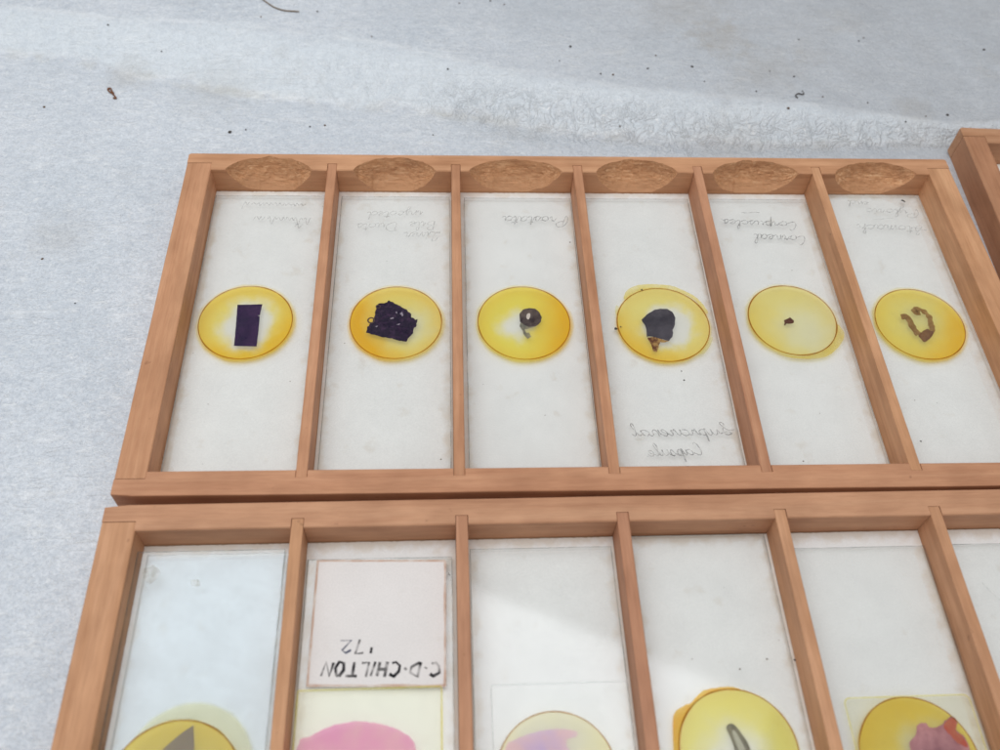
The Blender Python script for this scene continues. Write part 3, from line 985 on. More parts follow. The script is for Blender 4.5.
def scrawl(bm, p0, p1, h, w, z, seed):
    """an illegible faded line of pencil: low waves with a few tall loops."""
    rnd = random.Random(seed)
    n = int((Vector(p1) - Vector(p0)).length / 0.50)
    pts = []
    for i in range(n):
        x = p0[0] + (p1[0] - p0[0]) * i / n
        y0 = p0[1] + (p1[1] - p0[1]) * i / n
        tall = rnd.random() < 0.12
        hh = h * (rnd.uniform(1.6, 2.1) if tall else rnd.uniform(0.5, 1.0))
        pts.append((x + rnd.uniform(-.15, .15), y0 - (hh if i % 2 else rnd.uniform(-.1, .12) * h)))
    k = 0
    while k < len(pts) - 3:
        m = min(len(pts), k + rnd.randint(4, 8))
        if m - k > 2:
            ribbon(bm, smooth_open(pts[k:m], 5), w, z, seed + k)
        k = m - 1 + (rnd.random() < 0.3)


# ------------------------------------------------------------------ slides
GROUPS = 'glass microscope slides lying in the trays'


class Slide:
    """one slide: root at the middle of its underside; world millimetres are turned into its own frame."""

    def __init__(self, label, cx, cy, z, yaw=0.0, w=25.6, l=76.0, th=1.1, glassmat=None):
        self.c, self.z, self.th, self.yaw = (cx, cy), z, th, yaw
        self.root = thing('microscope_slide', label, 'microscope slide', (cx, cy, z), yaw, GROUPS)
        bm = bmesh.new()
        box(bm, -w / 2, w / 2, -l / 2, l / 2, 0, th, 0, 1)
        for zz in (th + 0.012,):
            for a, b in (((-w / 2, l / 2), (w / 2, l / 2)), ((w / 2, l / 2), (w / 2, -l / 2)), ((-w / 2, -l / 2), (-w / 2, l / 2))):
                k0 = len(bm.faces)
                d = Vector((b[0] - a[0], b[1] - a[1]))
                nn = Vector((-d.y, d.x)).normalized() * -0.07
                ribbon(bm, [(a[0] + d.x * i / 24 + nn.x, a[1] + d.y * i / 24 + nn.y) for i in range(25)], 0.13, zz, cx + zz)
                bm.faces.ensure_lookup_table()
                for f in bm.faces[k0:]:
                    f.material_index = 2
        link('glass_plate', bm, [glassmat or M_GLASS, M_EDGE, M_ARRIS_SHADE], self.root)

    def loc(self, p):
        x, y = p[0] - self.c[0], p[1] - self.c[1]
        c, s = math.cos(-self.yaw), math.sin(-self.yaw)
        return (c * x - s * y, s * x + c * y)

    def many(self, pts):
        return [self.loc(p) for p in pts]

    def mount(self, c, R, halo=1.0, rim=True, rimw=0.16, shape=None, **kw):
        l = self.loc(c)
        bm = bmesh.new()
        disc(bm, R + halo, 0, 128)
        clear = kw.pop('clear')
        m = mountant('yellow_mountant', R, halo, (clear[0] - c[0], clear[1] - c[1]), **kw)
        link('mountant', bm, m, self.root, (l[0], l[1], self.th + 0.025))
        bm = bmesh.new()
        n = 96
        top, bot = [], []
        for i in range(n):
            a = 2 * math.pi * i / n
            top.append(V(bm, R * math.cos(a), R * math.sin(a), 0.12))
            bot.append(V(bm, R * math.cos(a), R * math.sin(a), 0))
        bm.faces.new(top)
        bm.faces.new(bot[::-1])
        for i in range(n):
            j = (i + 1) % n
            bm.faces.new((bot[i], bot[j], top[j], top[i]))
        cs = link('cover_slip', bm, M_COVER, self.root, (l[0], l[1], self.th + 0.10))
        if rim:
            bm = bmesh.new()
            annulus(bm, R - rimw * 0.6, R + rimw * 0.4, 0.135, wob=0.10, seed=c[0])
            link('rim', bm, M_RIM, cs)
        return cs

    def sheet(self, name, pts, mat, dz=0.06, rough=0.0, seed=0.0, h=0.0, smooth=False):
        q = self.many(pts)
        if smooth:
            q = smooth_closed(q)
        if rough:
            q = rough_outline(q, 0.3, rough, seed)
        bm = bmesh.new()
        polygon(bm, q, self.th + dz, h)
        bm.normal_update()
        bmesh.ops.triangulate(bm, faces=bm.faces)
        return link(name, bm, mat, self.root)

    def text(self, lines, z=None, faint=False, mat=None):
        for k, ln in enumerate(lines):
            bm = bmesh.new()
            t, a, b, xh = ln[:4]
            w = ln[4] if len(ln) > 4 else 0.24
            up = ln[5] if len(ln) > 5 else -1
            a, b = self.loc(a), self.loc(b)
            zz = self.th + 0.06 if z is None else z
            if t == '_':
                ribbon(bm, [(a[0] + (b[0] - a[0]) * i / 8, a[1] + (b[1] - a[1]) * i / 8 + 0.1 * math.sin(i * .8)) for i in range(9)], w, zz, 3.0)
            elif t.startswith('~'):
                scrawl(bm, a, b, xh, w, zz, int(t[1:]))
            else:
                write(bm, t, a, b, xh, w, zz, up, seed=k)
            link('underline' if t == '_' else 'inscription', bm, mat or (M_FAINT if faint else M_PENCIL), self.root)


PALE = (0.97, 0.965, 0.93)
ZP1 = -6.75 + 0.03
PURPLE = film('purple_section', (0.017, 0.006, 0.048), 0.985, 0.8, 4.0, (0.050, 0.016, 0.080), (0.38, 0.66))
PURPLE2 = film('purple_liver_section', (0.013, 0.006, 0.030), 0.98, 0.8, 9.0, (0.07, 0.028, 0.085), (0.46, 0.76))
GREY = film('slate_section', (0.045, 0.040, 0.056), 0.97, 0.80, 2.0, (0.10, 0.09, 0.11))
DKGREY = film('ring_section', (0.055, 0.036, 0.042), 0.95, 0.72, 4.0, (0.16, 0.12, 0.11))
BROWN = film('brown_section', (0.30, 0.16, 0.055), 0.9, 0.65, 5.0, (0.44, 0.27, 0.10))
DKBROWN = film('dark_brown_speck', (0.09, 0.03, 0.02), 0.95, 0.85, 5.0, (0.14, 0.05, 0.03))
REDBROWN = film('red_brown_tag', (0.16, 0.055, 0.025), 0.9, 0.7, 7.0, (0.52, 0.31, 0.11), (0.42, 0.60))
ORANGE = film('orange_excess_mountant', (0.93, 0.55, 0.07), 0.75, 0.25, 2.5, (0.93, 0.68, 0.16))
YEXC = film('yellow_excess_mountant', (0.90, 0.74, 0.12), 0.60, 0.22, 2.5, (0.93, 0.82, 0.35))
WHITEBIT = film('pale_gap', (0.80, 0.70, 0.62), 0.6, 0.75)
TEAR = film('pale_tear', (0.50, 0.42, 0.52), 0.5, 0.6)
BUBBLE = film('bubble_ring', (0.10, 0.06, 0.06), 0.9, 0.7)

# --- upper tray, left to right
s1 = Slide('slide with a dark purple upright rectangle on its yellow mount', 18.95, 44.2, ZP1, 0.0)
s1.mount((17.66, 44.11), 9.82, clear=(18.2, 43.6), rc=3.7, rfull=7.4, squash=0.82, deepdir=(0.5, -1), pale=PALE, full=(0.95, 0.83, 0.32), deep=(0.95, 0.68, 0.09), edge_amt=0.62, deep_amt=0.75)
s1.sheet('tissue_section', [[15.34, 48.84], [18.01, 48.9], [20.61, 49.0], [20.5, 47.33], [20.45, 46.0], [20.0, 45.85], [20.45, 45.6], [20.6, 41.79], [20.7, 37.61], [18.35, 37.69], [16.02, 37.76], [15.87, 40.85], [15.63, 44.72]], PURPLE, rough=0.06)
s1.text([('~11', (27.03, 72.85), (23.6, 72.84), 1.5, 0.28), ('~12', (28.7, 74.79), (14.88, 75.35), 1.2, 0.28), ('~13', (27.38, 79.51), (12.26, 79.9), 1.0, 0.28)], faint=True)

s2_ = Slide('slide with a ragged dark purple four-sided section beside a small bubble', 48.35, 44.1, ZP1)
s2_.mount((49.47, 43.98), 9.78, clear=(53.0, 43.0), rc=0.8, rfull=8.0, deepdir=(-1, -0.35), pale=(0.95, 0.92, 0.66), full=(0.94, 0.82, 0.34), deep=(0.95, 0.62, 0.06), edge_amt=0.35, deep_amt=1.0)
sec = s2_.sheet('tissue_section', [[47.83, 50.05], [49.69, 48.79], [51.54, 47.45], [52.33, 46.68], [52.86, 46.12], [52.61, 45.62], [53.53, 44.63], [54.12, 44.79], [53.8, 43.64], [53.74, 42.66], [53.19, 42.02], [53.08, 41.05], [52.35, 39.77], [51.99, 38.75], [50.47, 38.98], [48.43, 39.62], [46.13, 40.17], [43.18, 41.14], [43.39, 42.05], [43.71, 43.34], [44.45, 43.99], [44.89, 45.63], [44.95, 47.29], [45.15, 48.8], [45.78, 49.3], [46.82, 49.13]], PURPLE2, rough=0.30, seed=2)
for (x, y, r) in ((44.17, 44.48, 0.85), (45.5, 48.3, 0.55)):
    bm = bmesh.new()
    annulus(bm, r * 0.62, r, 0, 40)
    p = s2_.loc((x, y))
    link('bubble', bm, BUBBLE, s2_.root, (p[0], p[1], 1.1 + 0.08))
for q, tear in enumerate(([(50.2, 46.3), (50.7, 46.8), (51.0, 46.0), (50.8, 45.5), (50.5, 46.0)], [(48.1, 45.0), (48.9, 45.3), (49.0, 45.0), (48.4, 44.8)], [(49.6, 43.3), (50.4, 43.7), (50.2, 43.2)], [(45.1, 42.9), (45.7, 43.0), (45.4, 42.6)], [(49.3, 46.6), (49.6, 47.0), (49.7, 46.3)])):
    bm = bmesh.new()
    polygon(bm, rough_outline(s2_.many(tear), 0.15, 0.07, q), 1.1 + 0.08)
    bm.normal_update()
    bmesh.ops.triangulate(bm, faces=bm.faces)
    link('tear', bm, TEAR, sec)
s2_.text([('Liver.', (59.01, 70.6), (50.1, 70.43), 1.35), ('Bile', (57.98, 73.99), (51.87, 73.79), 1.25), ('Ducts', (49.32, 73.49), (39.64, 73.08), 1.25), ('injected', (54.85, 77.42), (42.13, 76.98), 1.2)], faint=True)

s3 = Slide('slide with a small dark ring and curled tail on bright yellow', 77.35, 43.8, ZP1)
s3.mount((77.0, 43.82), 9.95, clear=(75.4, 43.3), rc=1.5, rfull=5.6, deepdir=(1, -0.1), pale=PALE, full=(0.95, 0.84, 0.24), deep=(0.96, 0.63, 0.05), edge_amt=0.30, deep_amt=0.75)
ring = []
for i in range(28):
    a = 2 * math.pi * i / 28
    ring.append((78.46 + 2.42 * math.cos(a), 45.23 + 2.62 * math.sin(a)))
sec = s3.sheet('tissue_section', ring, DKGREY, rough=0.2, seed=4)
s3.sheet('tissue_tail', [[76.33, 44.0], [75.99, 42.76], [76.58, 41.62], [76.66, 40.64], [77.5, 39.35], [78.3, 39.99], [77.98, 41.13], [77.32, 40.97], [77.12, 41.94], [78.69, 42.4], [79.75, 42.9], [79.4, 43.6], [77.5, 43.2]], film('grey_tail', (0.20, 0.19, 0.16), 0.7, 0.6, 5.0, (0.42, 0.38, 0.28)), dz=0.05, rough=0.12, seed=5)
bm = bmesh.new()
polygon(bm, s3.many(smooth_closed([[78.4, 46.35], [78.45, 45.6], [78.12, 44.75], [77.75, 44.75], [77.6, 45.4], [77.85, 46.2]], 4)), 1.1 + 0.08)
link('pale_gap', bm, WHITEBIT, sec)
s3.text([('Prostata', (89.05, 75.63), (73.66, 75.7), 1.45)])

s4 = Slide('slide with a slate grey blob and mirrored pencil writing at its near end', 105.95, 43.8, ZP1)
s4.mount((107.3, 43.21), 10.08, halo=0.6, clear=(108.6, 43.0), rc=4.3, rfull=7.3, deepdir=(-0.6, -0.8), pale=PALE, full=(0.95, 0.85, 0.42), deep=(0.95, 0.70, 0.14), edge_amt=0.25, deep_amt=0.85, rimw=0.2)
s4.sheet('excess_mountant', [[99.64, 51.31], [100.65, 53.05], [102.69, 54.28], [105.47, 54.74], [108.72, 54.63], [111.36, 54.03], [113.86, 52.52], [115.78, 50.96], [116.85, 49.23], [117.8, 46.83], [117.18, 46.33], [115.59, 49.74], [113.21, 51.83], [110.63, 52.9], [107.44, 53.33], [104.69, 53.0], [101.86, 51.95], [99.77, 50.3]], YEXC, dz=0.015, smooth=True, rough=0.1)
s4.sheet('excess_mountant', [(97.8, 45.0), (98.4, 46.0), (98.2, 48.0), (97.6, 48.6), (97.2, 46.6)], film('pale_yellow_smear', (0.90, 0.85, 0.35), 0.35, 0.10), dz=0.015, smooth=True, rough=0.1)
s4.sheet('excess_mountant', [(114.8, 35.2), (116.6, 37.2), (117.7, 39.6), (117.0, 39.5), (115.6, 37.6), (113.9, 35.6)], film('pale_yellow_drip', (0.90, 0.85, 0.35), 0.35, 0.10), dz=0.015, smooth=True, rough=0.1)
s4.sheet('tissue_section', [[102.69, 44.51], [104.36, 46.18], [105.83, 47.19], [107.21, 47.6], [108.82, 47.6], [109.89, 46.68], [110.28, 45.16], [109.91, 43.16], [109.19, 41.84], [109.23, 40.86], [108.9, 39.88], [107.96, 38.75], [106.83, 39.08], [105.59, 39.57], [104.34, 39.96], [103.28, 39.84], [103.45, 41.53], [103.31, 43.18], [102.87, 43.85]], GREY, rough=0.12, seed=7)
s4.sheet('tissue_tag', [[103.39, 39.64], [105.37, 39.83], [107.07, 38.92], [108.09, 38.75], [106.98, 38.34], [105.96, 38.44], [105.5, 36.99], [104.95, 35.79], [104.2, 35.98], [104.03, 37.64], [103.68, 38.54]], REDBROWN, dz=0.05, rough=0.15, seed=8)
s4.text([('Suprarenal', (117.59, 15.07), (97.22, 14.98), 1.35, 0.26, 1), ('Capsule.', (110.96, 10.56), (99.25, 10.31), 1.3, 0.26, 1)])
for (x, y, r) in ((96.75, 41.9, 0.36), (97.9, 42.4, 0.2), (109.4, 30.6, 0.16), (109.6, 28.3, 0.2), (103.8, 52.9, 0.22)):
    pts = [(x + r * math.cos(a) * (1 + 0.3 * math.sin(3 * a + x)), y + r * math.sin(a)) for a in (i * math.pi / 5 for i in range(10))]
    s4.sheet('dirt', pts, M_DIRT, dz=0.30)

s5 = Slide('slide with a tiny brown fleck on a pale greenish yellow mount', 135.0, 43.85, ZP1)
s5.mount((136.17, 44.37), 9.7, clear=(139.0, 41.5), rc=1.0, rfull=11.0, deepdir=(-1, -0.5), pale=(0.95, 0.92, 0.68), full=(0.92, 0.83, 0.44), deep=(0.93, 0.77, 0.27), edge_amt=0.28, deep_amt=0.7, rimw=0.2)
s5.sheet('excess_mountant', [[130.61, 35.28], [133.08, 34.64], [136.18, 34.46], [139.51, 35.24], [142.65, 37.32], [144.93, 40.08], [145.89, 43.07], [146.58, 42.4], [146.96, 40.73], [146.19, 38.77], [143.95, 36.18], [141.41, 34.44], [138.12, 33.82], [135.03, 33.99], [132.3, 34.64]], YEXC, dz=0.015, smooth=True, rough=0.08)
s5.sheet('tissue_section', [[134.26, 44.27], [135.0, 44.6], [135.88, 45.17], [136.52, 44.16], [136.34, 43.59], [135.53, 43.36], [134.6, 43.36], [134.21, 42.83], [134.05, 42.93], [134.33, 43.77]], DKBROWN, rough=0.08, seed=3)
s5.text([('Corneal', (145.08, 69.58), (132.74, 70.33), 1.4, 0.27), ('Corpuscles.', (143.94, 74.14), (125.43, 75.02), 1.3, 0.27), ('_', (135.45, 77.25), (130.94, 77.28), 1, 0.2)])

s6 = Slide('slide with a brown hook-shaped section on a deep yellow mount', 163.75, 45.8, ZP1)
s6.mount((164.61, 43.24), 9.82, clear=(165.0, 44.6), rc=0.4, rfull=9.0, deepdir=(0.9, -0.6), pale=(0.93, 0.87, 0.45), full=(0.92, 0.80, 0.28), deep=(0.95, 0.66, 0.08), edge_amt=0.25, deep_amt=0.8)
for q, (line, wd_) in enumerate((([(161.0, 45.3), (162.2, 45.2), (162.75, 43.7), (162.8, 42.0), (163.5, 40.3)], 1.8),
                                 ([(165.75, 46.2), (165.0, 46.25), (164.45, 46.85), (165.05, 47.45), (166.2, 47.05), (167.1, 46.0), (167.35, 44.7), (167.15, 43.2), (167.05, 41.9), (166.2, 40.6)], 1.5))):
    bm = bmesh.new()
    pts = smooth_open(s6.many(line), 8)
    pts = [(x + 0.18 * noise.noise(Vector((x * 1.3, y * 1.3, q))), y + 0.18 * noise.noise(Vector((x * 1.3, y * 1.3, q + 5)))) for x, y in pts]
    ribbon(bm, pts, wd_, 1.1 + 0.055 + 0.008 * q, 2.0 + q)
    link('tissue_section', bm, BROWN, s6.root)
s6.sheet('tissue_section', [[163.47, 40.18], [165.88, 41.84], [166.26, 41.34], [167.11, 41.0], [165.91, 39.35], [164.21, 38.2], [163.66, 39.03]], film('dark_brown_section', (0.17, 0.075, 0.035), 0.94, 0.75, 5.0, (0.26, 0.13, 0.06)), dz=0.08, smooth=True, rough=0.08, seed=6)
s6.text([('Stomach', (174.51, 72.98), (158.45, 73.56), 1.35, 0.28), ('_', (167.88, 75.6), (163.09, 75.24), 1, 0.2), ('Pyloric', (174.91, 78.35), (162.11, 78.94), 1.15, 0.26), ('end', (163.47, 81.17), (158.34, 81.65), 1.0, 0.26)], faint=True)
s6.sheet('dirt', [(171.6, 81.6), (172.0, 82.0), (172.7, 81.3), (172.4, 81.0)], M_DIRT, dz=0.10)

# --- lower tray, left to right
ZP2 = 0.915 - 6.1 + 0.03
L1a = Slide('lower of two stacked slides, its pale ring showing around the yellow mount', 20.2, -47.6, ZP2, YAW2, w=25.4, glassmat=M_SKYGLASS)
L1a.mount((19.67, -45.6), 9.9, halo=0.5, rim=False, clear=(19.6, -46), rc=1, rfull=20, deepdir=(0, -1), pale=(0.90, 0.87, 0.66), full=(0.88, 0.83, 0.55), deep=(0.88, 0.82, 0.5), edge_amt=0.2, deep_amt=0.3)
L1 = Slide('upper of two stacked slides by the left rail, bluish with a yellow mount', 19.15, -47.75, ZP2 + 1.1 + 0.75, YAW2, w=25.6, glassmat=M_SKYGLASS)
L1.mount((18.5, -49.0), 10.3, halo=0.3, clear=(18.5, -55), rc=1, rfull=8, deepdir=(0, 1), pale=(0.90, 0.85, 0.6), full=(0.87, 0.74, 0.26), deep=(0.87, 0.67, 0.16), edge_amt=0.3, deep_amt=0.5)
L1.sheet('tissue_section', [(20.3, -39.4), (20.9, -42.6), (21.6, -50), (20.5, -56), (15.5, -57), (13.2, -50), (14.6, -44.5), (16.6, -42.5), (18.3, -40.9)], film('smoky_section', (0.30, 0.25, 0.21), 0.8, 0.5, 3.0, (0.36, 0.31, 0.24)), rough=0.05)

L2 = Slide('slide with a white paper label above a pink section under yellowish glass', 48.55, -48.9, ZP2, YAW2, w=25.7)
lab = L2.sheet('paper_label', rough_outline([(37.16, -11.11), (60.07, -11.51), (60.02, -33.95), (37.1, -33.41)], 0.8, 0.07, 3), None or paper('label_paper', (0.82, 0.785, 0.765), 0.25, 0.6, 5.0), dz=0.03, h=0.16)
lab['label'] = 'white paper label signed in black ink'
# browned edge of the label
EDGEB = film('label_foxing', (0.74, 0.50, 0.36), 0.5, 0.10, 4.0, (0.94, 0.88, 0.82))
bm = bmesh.new()
for a, b in (((37.16, -11.3), (60.0, -11.7)), ((59.9, -11.6), (59.86, -33.8)), ((59.9, -33.75), (37.2, -33.2)), ((37.3, -33.3), (37.35, -11.3))):
    a, b = L2.loc(a), L2.loc(b)
    ribbon(bm, [(a[0] + (b[0] - a[0]) * i / 40, a[1] + (b[1] - a[1]) * i / 40) for i in range(41)], 0.5, 1.1 + 0.22, a[0])
link('foxed_edge', bm, EDGEB, lab)
for t_, a_, b_ in (('C.D.', (59.3, -29.85), (52.7, -29.75)), ('CHILTON', (52.7, -29.7), (39.4, -29.4))):
    bm = bmesh.new()
    write(bm, t_, L2.loc(a_), L2.loc(b_), 2.35, 0.62, 1.1 + 0.25, -1, BLOCK, 0.25, False, 0.05)
    link('signature', bm, M_INK, lab)
bm = bmesh.new()
write(bm, "'", L2.loc((47.6, -25.6)), L2.loc((47.0, -25.6)), 2.4, 0.42, 1.1 + 0.25, -1, BLOCK, 0.0, False, 0.02)
write(bm, '7', L2.loc((46.2, -25.75)), L2.loc((44.4, -25.75)), 2.4, 0.42, 1.1 + 0.25, -1, BLOCK, 0.0, False, 0.02)
link('numeral', bm, M_INK, lab)
bm = bmesh.new()
write(bm, '2', L2.loc((44.2, -25.8)), L2.loc((42.1, -25.8)), 2.2, 0.42, 1.1 + 0.25, -1, BLOCK, 0.0, False, 0.02)
link('numeral', bm, M_BLUEINK, lab)
bm = bmesh.new()
write(bm, '.', L2.loc((61.0, -13.5)), L2.loc((60.0, -13.5)), 1.6, 0.6, 1.1 + 0.1, -1, BLOCK, 0.0, False, 0.02)
link('ink_spot', bm, M_INK, L2.root)


def square_cover(sl, x0, x1, y0, y1, tint, edge, edge_w=0.35, r=1.0, name='cover_slip'):
    a, b = sl.loc((x0, y0)), sl.loc((x1, y1))
    pts = []
    for cx, cy, a0 in ((b[0] - r, b[1] - r, 0), (a[0] + r, b[1] - r, 90), (a[0] + r, a[1] + r, 180), (b[0] - r, a[1] + r, 270)):
        for k in range(6):
            t = math.radians(a0 + k * 18)
            pts.append((cx + r * math.cos(t), cy + r * math.sin(t)))
    bm = bmesh.new()
    polygon(bm, pts, sl.th + 0.24, 0.10)
    cs = link(name, bm, tint, sl.root)
    bm = bmesh.new()
    ribbon(bm, pts + pts[:1], edge_w, sl.th + 0.36, 4.0)
    link('sealed_edge', bm, edge, cs)
    return cs


M_YCOVER = glass('yellowed_cover_glass', tint=(0.985, 0.983, 0.945), smudge=0.02, mir=0.6)
M_YEDGE = film('yellow_seal', (0.88, 0.80, 0.25), 0.65, 0.25, 4.0, (0.93, 0.88, 0.5))
M_GEDGE = film('grey_seal', (0.62, 0.64, 0.64), 0.6, 0.1)
square_cover(L2, 36.1, 59.3, -78, -33.9, M_YCOVER, M_YEDGE, 0.4, 0.4)
PINK = film('pink_section', (0.95, 0.44, 0.74), 0.88, 0.45, 1.6, (0.98, 0.60, 0.74))
L2.sheet('tissue_section', [[36.5, -42.42], [38.2, -41.25], [40.67, -40.07], [43.2, -39.3], [46.06, -39.09], [48.96, -39.44], [51.28, -40.12], [53.62, -41.23], [54.8, -42.36], [55.6, -46], [55, -54], [51, -61], [44, -63], [38.5, -58], [36.3, -50]], PINK, dz=0.06, smooth=True, rough=0.2, seed=5)

L3 = Slide('thick slide with a pink and violet section inside a round cream mount', 77.4, -47.7, ZP2 + 0.35, YAW2, w=25.7, th=1.5)
L3.mount((77.38, -48.03), 9.5, halo=0.2, clear=(77, -45), rc=3, rfull=9.5, deepdir=(1, -0.1), pale=(0.93, 0.90, 0.76), full=(0.91, 0.86, 0.64), deep=(0.91, 0.82, 0.56), edge_amt=0.3, deep_amt=0.4)
VIOLET = film('violet_section', (0.76, 0.56, 0.92), 0.80, 0.40, 1.3, (0.95, 0.66, 0.78), (0.45, 0.6))
L3.sheet('tissue_section', [[69.5, -43.8], [70.56, -42.89], [72.85, -42.03], [75.14, -41.47], [77.75, -41.23], [80.34, -41.45], [81.11, -41.93], [80.73, -42.54], [79.58, -42.82], [79.2, -43.57], [79.46, -44.34], [80.03, -45.26], [81.5, -50], [79, -54], [73, -54], [69, -49]], VIOLET, smooth=True, rough=0.15)
square_cover(L3, 67.6, 90.0, -62, -34.0, M_COVER, M_GEDGE, 0.14, 0.3, name='label_glass')

L4 = Slide('slide pushed against the back rail, orange spill beside its pale yellow mount', 106.3, -45.3, ZP2, YAW2, w=25.6)
L4.mount((107.1, -45.16), 9.72, halo=0.3, clear=(106.5, -46), rc=1.5, rfull=8.5, deepdir=(0.2, 1), pale=(0.94, 0.93, 0.84), full=(0.90, 0.84, 0.40), deep=(0.90, 0.79, 0.28), edge_amt=0.2, deep_amt=0.6)
L4.sheet('excess_mountant', [[96.4, -46.5], [96.5, -44.78], [97.05, -40.14], [97.94, -38.58], [99.57, -37.72], [100.61, -37.32], [102.21, -35.93], [103.61, -35.33], [106.76, -34.95], [108.4, -35.12], [109.2, -35.69], [106.0, -35.66], [103.55, -36.16], [101.74, -36.93], [100.1, -38.83], [98.6, -41.01], [97.64, -44.81], [97.4, -46.5]], ORANGE, dz=0.015, smooth=True, rough=0.12)
L4.sheet('tissue_section', [[105.58, -41.62], [106.19, -41.01], [107.15, -41.19], [108.04, -42.62], [108.86, -44.35], [108.9, -47.11], [107.0, -47.05], [106.01, -42.88]], film('olive_section', (0.16, 0.14, 0.09), 0.85, 0.6, 5.0, (0.3, 0.27, 0.17)), smooth=True, rough=0.08)
L4.sheet('pale_gap', [(106.5, -42.4), (107.1, -42.3), (108.1, -44.8), (108.0, -46.5), (107.3, -46.0)], film('clear_gap', (0.62, 0.60, 0.45), 0.5, 0.6), dz=0.08, smooth=True)

L5 = Slide('slide with a square pale yellow cover and a plum red lump on its mount', 135.9, -48.2, ZP2, YAW2, w=25.7)
square_cover(L5, 126.3, 147.6, -62, -37.3, M_YCOVER, M_YEDGE, 0.3, 1.0)
L5.mount((136.39, -47.25), 9.8, halo=0.2, clear=(138, -47), rc=2.5, rfull=7.5, deepdir=(-0.6, 1), pale=(0.92, 0.88, 0.66), full=(0.92, 0.78, 0.27), deep=(0.90, 0.69, 0.14), edge_amt=0.3, deep_amt=0.6)
PLUM = film('plum_section', (0.42, 0.17, 0.25), 0.85, 0.65, 1.8, (0.72, 0.36, 0.46))
L5.sheet('tissue_section', [[135.29, -45.25], [135.54, -44.42], [136.69, -43.61], [137.66, -41.92], [139.11, -41.67], [139.79, -42.41], [141.74, -42.03], [142.63, -41.19], [143.98, -40.79], [144.42, -41.81], [143.89, -42.94], [144.82, -43.81], [145.16, -45.51], [144.71, -47.71], [142, -52], [137, -51], [135, -48]], PLUM, smooth=True, rough=0.2, seed=3)
L5.sheet('red_edge', [[141.9, -42.6], [142.63, -41.4], [143.9, -41.0], [144.3, -41.9], [143.7, -42.94], [144.5, -43.9], [144.9, -45.51], [143.5, -45.0], [142.6, -43.8]], film('red_fringe', (0.80, 0.16, 0.12), 0.8, 0.5, 2.5, (0.85, 0.35, 0.22)), dz=0.08, smooth=True, rough=0.15)

L6 = Slide('clear slide with a faint scratch, mostly beyond the right edge of the photo', 164.9, -47.9, ZP2, YAW2, w=25.7)
L6.mount((165.0, -48.5), 9.6, halo=0.2, clear=(165, -48), rc=2.5, rfull=8, deepdir=(0, 1), pale=PALE, full=(0.93, 0.85, 0.45), deep=(0.92, 0.75, 0.2))
bm = bmesh.new()
ribbon(bm, [L6.loc((157.0 + 0.6 * i, -17.6 - 1.1 * i + 0.05 * i * i)) for i in range(7)], 0.18, 1.1 + 0.06)
link('scratch', bm, M_FAINT, L6.root)

# grains of dirt stuck on the glass
for sl, spots in ((L4, ((119.45, -30.79, .30), (114.68, -30.51, .24), (109.7, -32.1, .22), (101.77, -30.22, .14), (117.46, -27.28, .12))),
                  (s3, ((88.87, 67.44, .26), (80.03, 20.08, .14))), (s5, ((130.54, 8.86, .22), (139.34, 58.91, .14), (136.56, 20.05, .13))),
                  (s6, ((155.7, 13.19, .28), (157.45, 23.08, .14))), (s2_, ((38.86, 38.39, .16), (59.14, 10.15, .22))), (s1, ((12.79, 23.28, .14), (28.44, 28.74, .16)))):
    for (x, y, r) in spots:
        r *= 0.72
        pts = [(x + r * math.cos(a) * (1 + 0.35 * math.sin(3 * a + x)), y + r * math.sin(a) * 0.9) for a in (i * math.pi / 5 for i in range(10))]
        sl.sheet('dirt', pts, M_DIRT if r > 0.2 else M_BROWNDIRT, dz=0.03)
SMEAR = film('brownish_smear', (0.60, 0.54, 0.44), 0.45, 0.12, 7.0, (0.97, 0.96, 0.94), (0.38, 0.58))
L1.sheet('smear', [(7.9, -13.2), (8.9, -12.4), (10.2, -12.9), (10.6, -14.2), (9.5, -15.6), (8.2, -15.0)], SMEAR, dz=0.03, smooth=True, rough=0.3)
L1.sheet('smear', [(16.2, -15.4), (17.4, -15.2), (17.8, -16.2), (16.6, -16.4)], SMEAR, dz=0.03, smooth=True, rough=0.3)
s4.sheet('smear', [(97.6, 14.2), (98.8, 15.4), (99.8, 14.8), (98.8, 13.9)], SMEAR, dz=0.03, smooth=True, rough=0.2)

# ---------------------------------------------------- dirt lying on the foam
SPECKS = [[-42.03, 115.42, 1.0], [5.91, 106.35, 1.3], [25.67, 109.11, .6], [29.43, 109.55, .8], [9.77, 107.35, .6], [24.6, 152.93, .8], [9.28, 150.19, .7], [-31.12, 145.5, .7], [-15.92, 136.99, .6], [40.28, 140.92, .6], [60.89, 128.29, .9], [57.0, 105.73, .6], [64.16, 158.31, .7], [68.88, 163.84, .8], [73.15, 160.02, .9], [77.0, 158.0, .6], [94.47, 138.57, 1.1], [114.56, 128.92, .7], [117.52, 134.63, .8], [126.89, 130.02, 1.0], [101.7, 126.75, .8], [104.94, 126.39, .8], [154.38, 126.68, .8], [155.19, 120.37, .7], [149.82, 113.33, 1.0], [129.19, 123.67, .6], [142.44, 119.74, .6], [160.13, 117.97, .6], [193.33, 113.17, 1.2], [213.84, 142.61, 1.0], [105.38, 109.33, .8], [159.59, 143.69, .6], [177.18, 144.1, .7], [186.94, 112.09, .6], [180.89, 110.03, .6], [172.12, 116.52, .6], [179.15, 146.01, .6], [90.95, 132.33, .5], [148.2, 129.14, .5], [-29.97, 63.82, .9], [-19.85, 50.8, .5]]
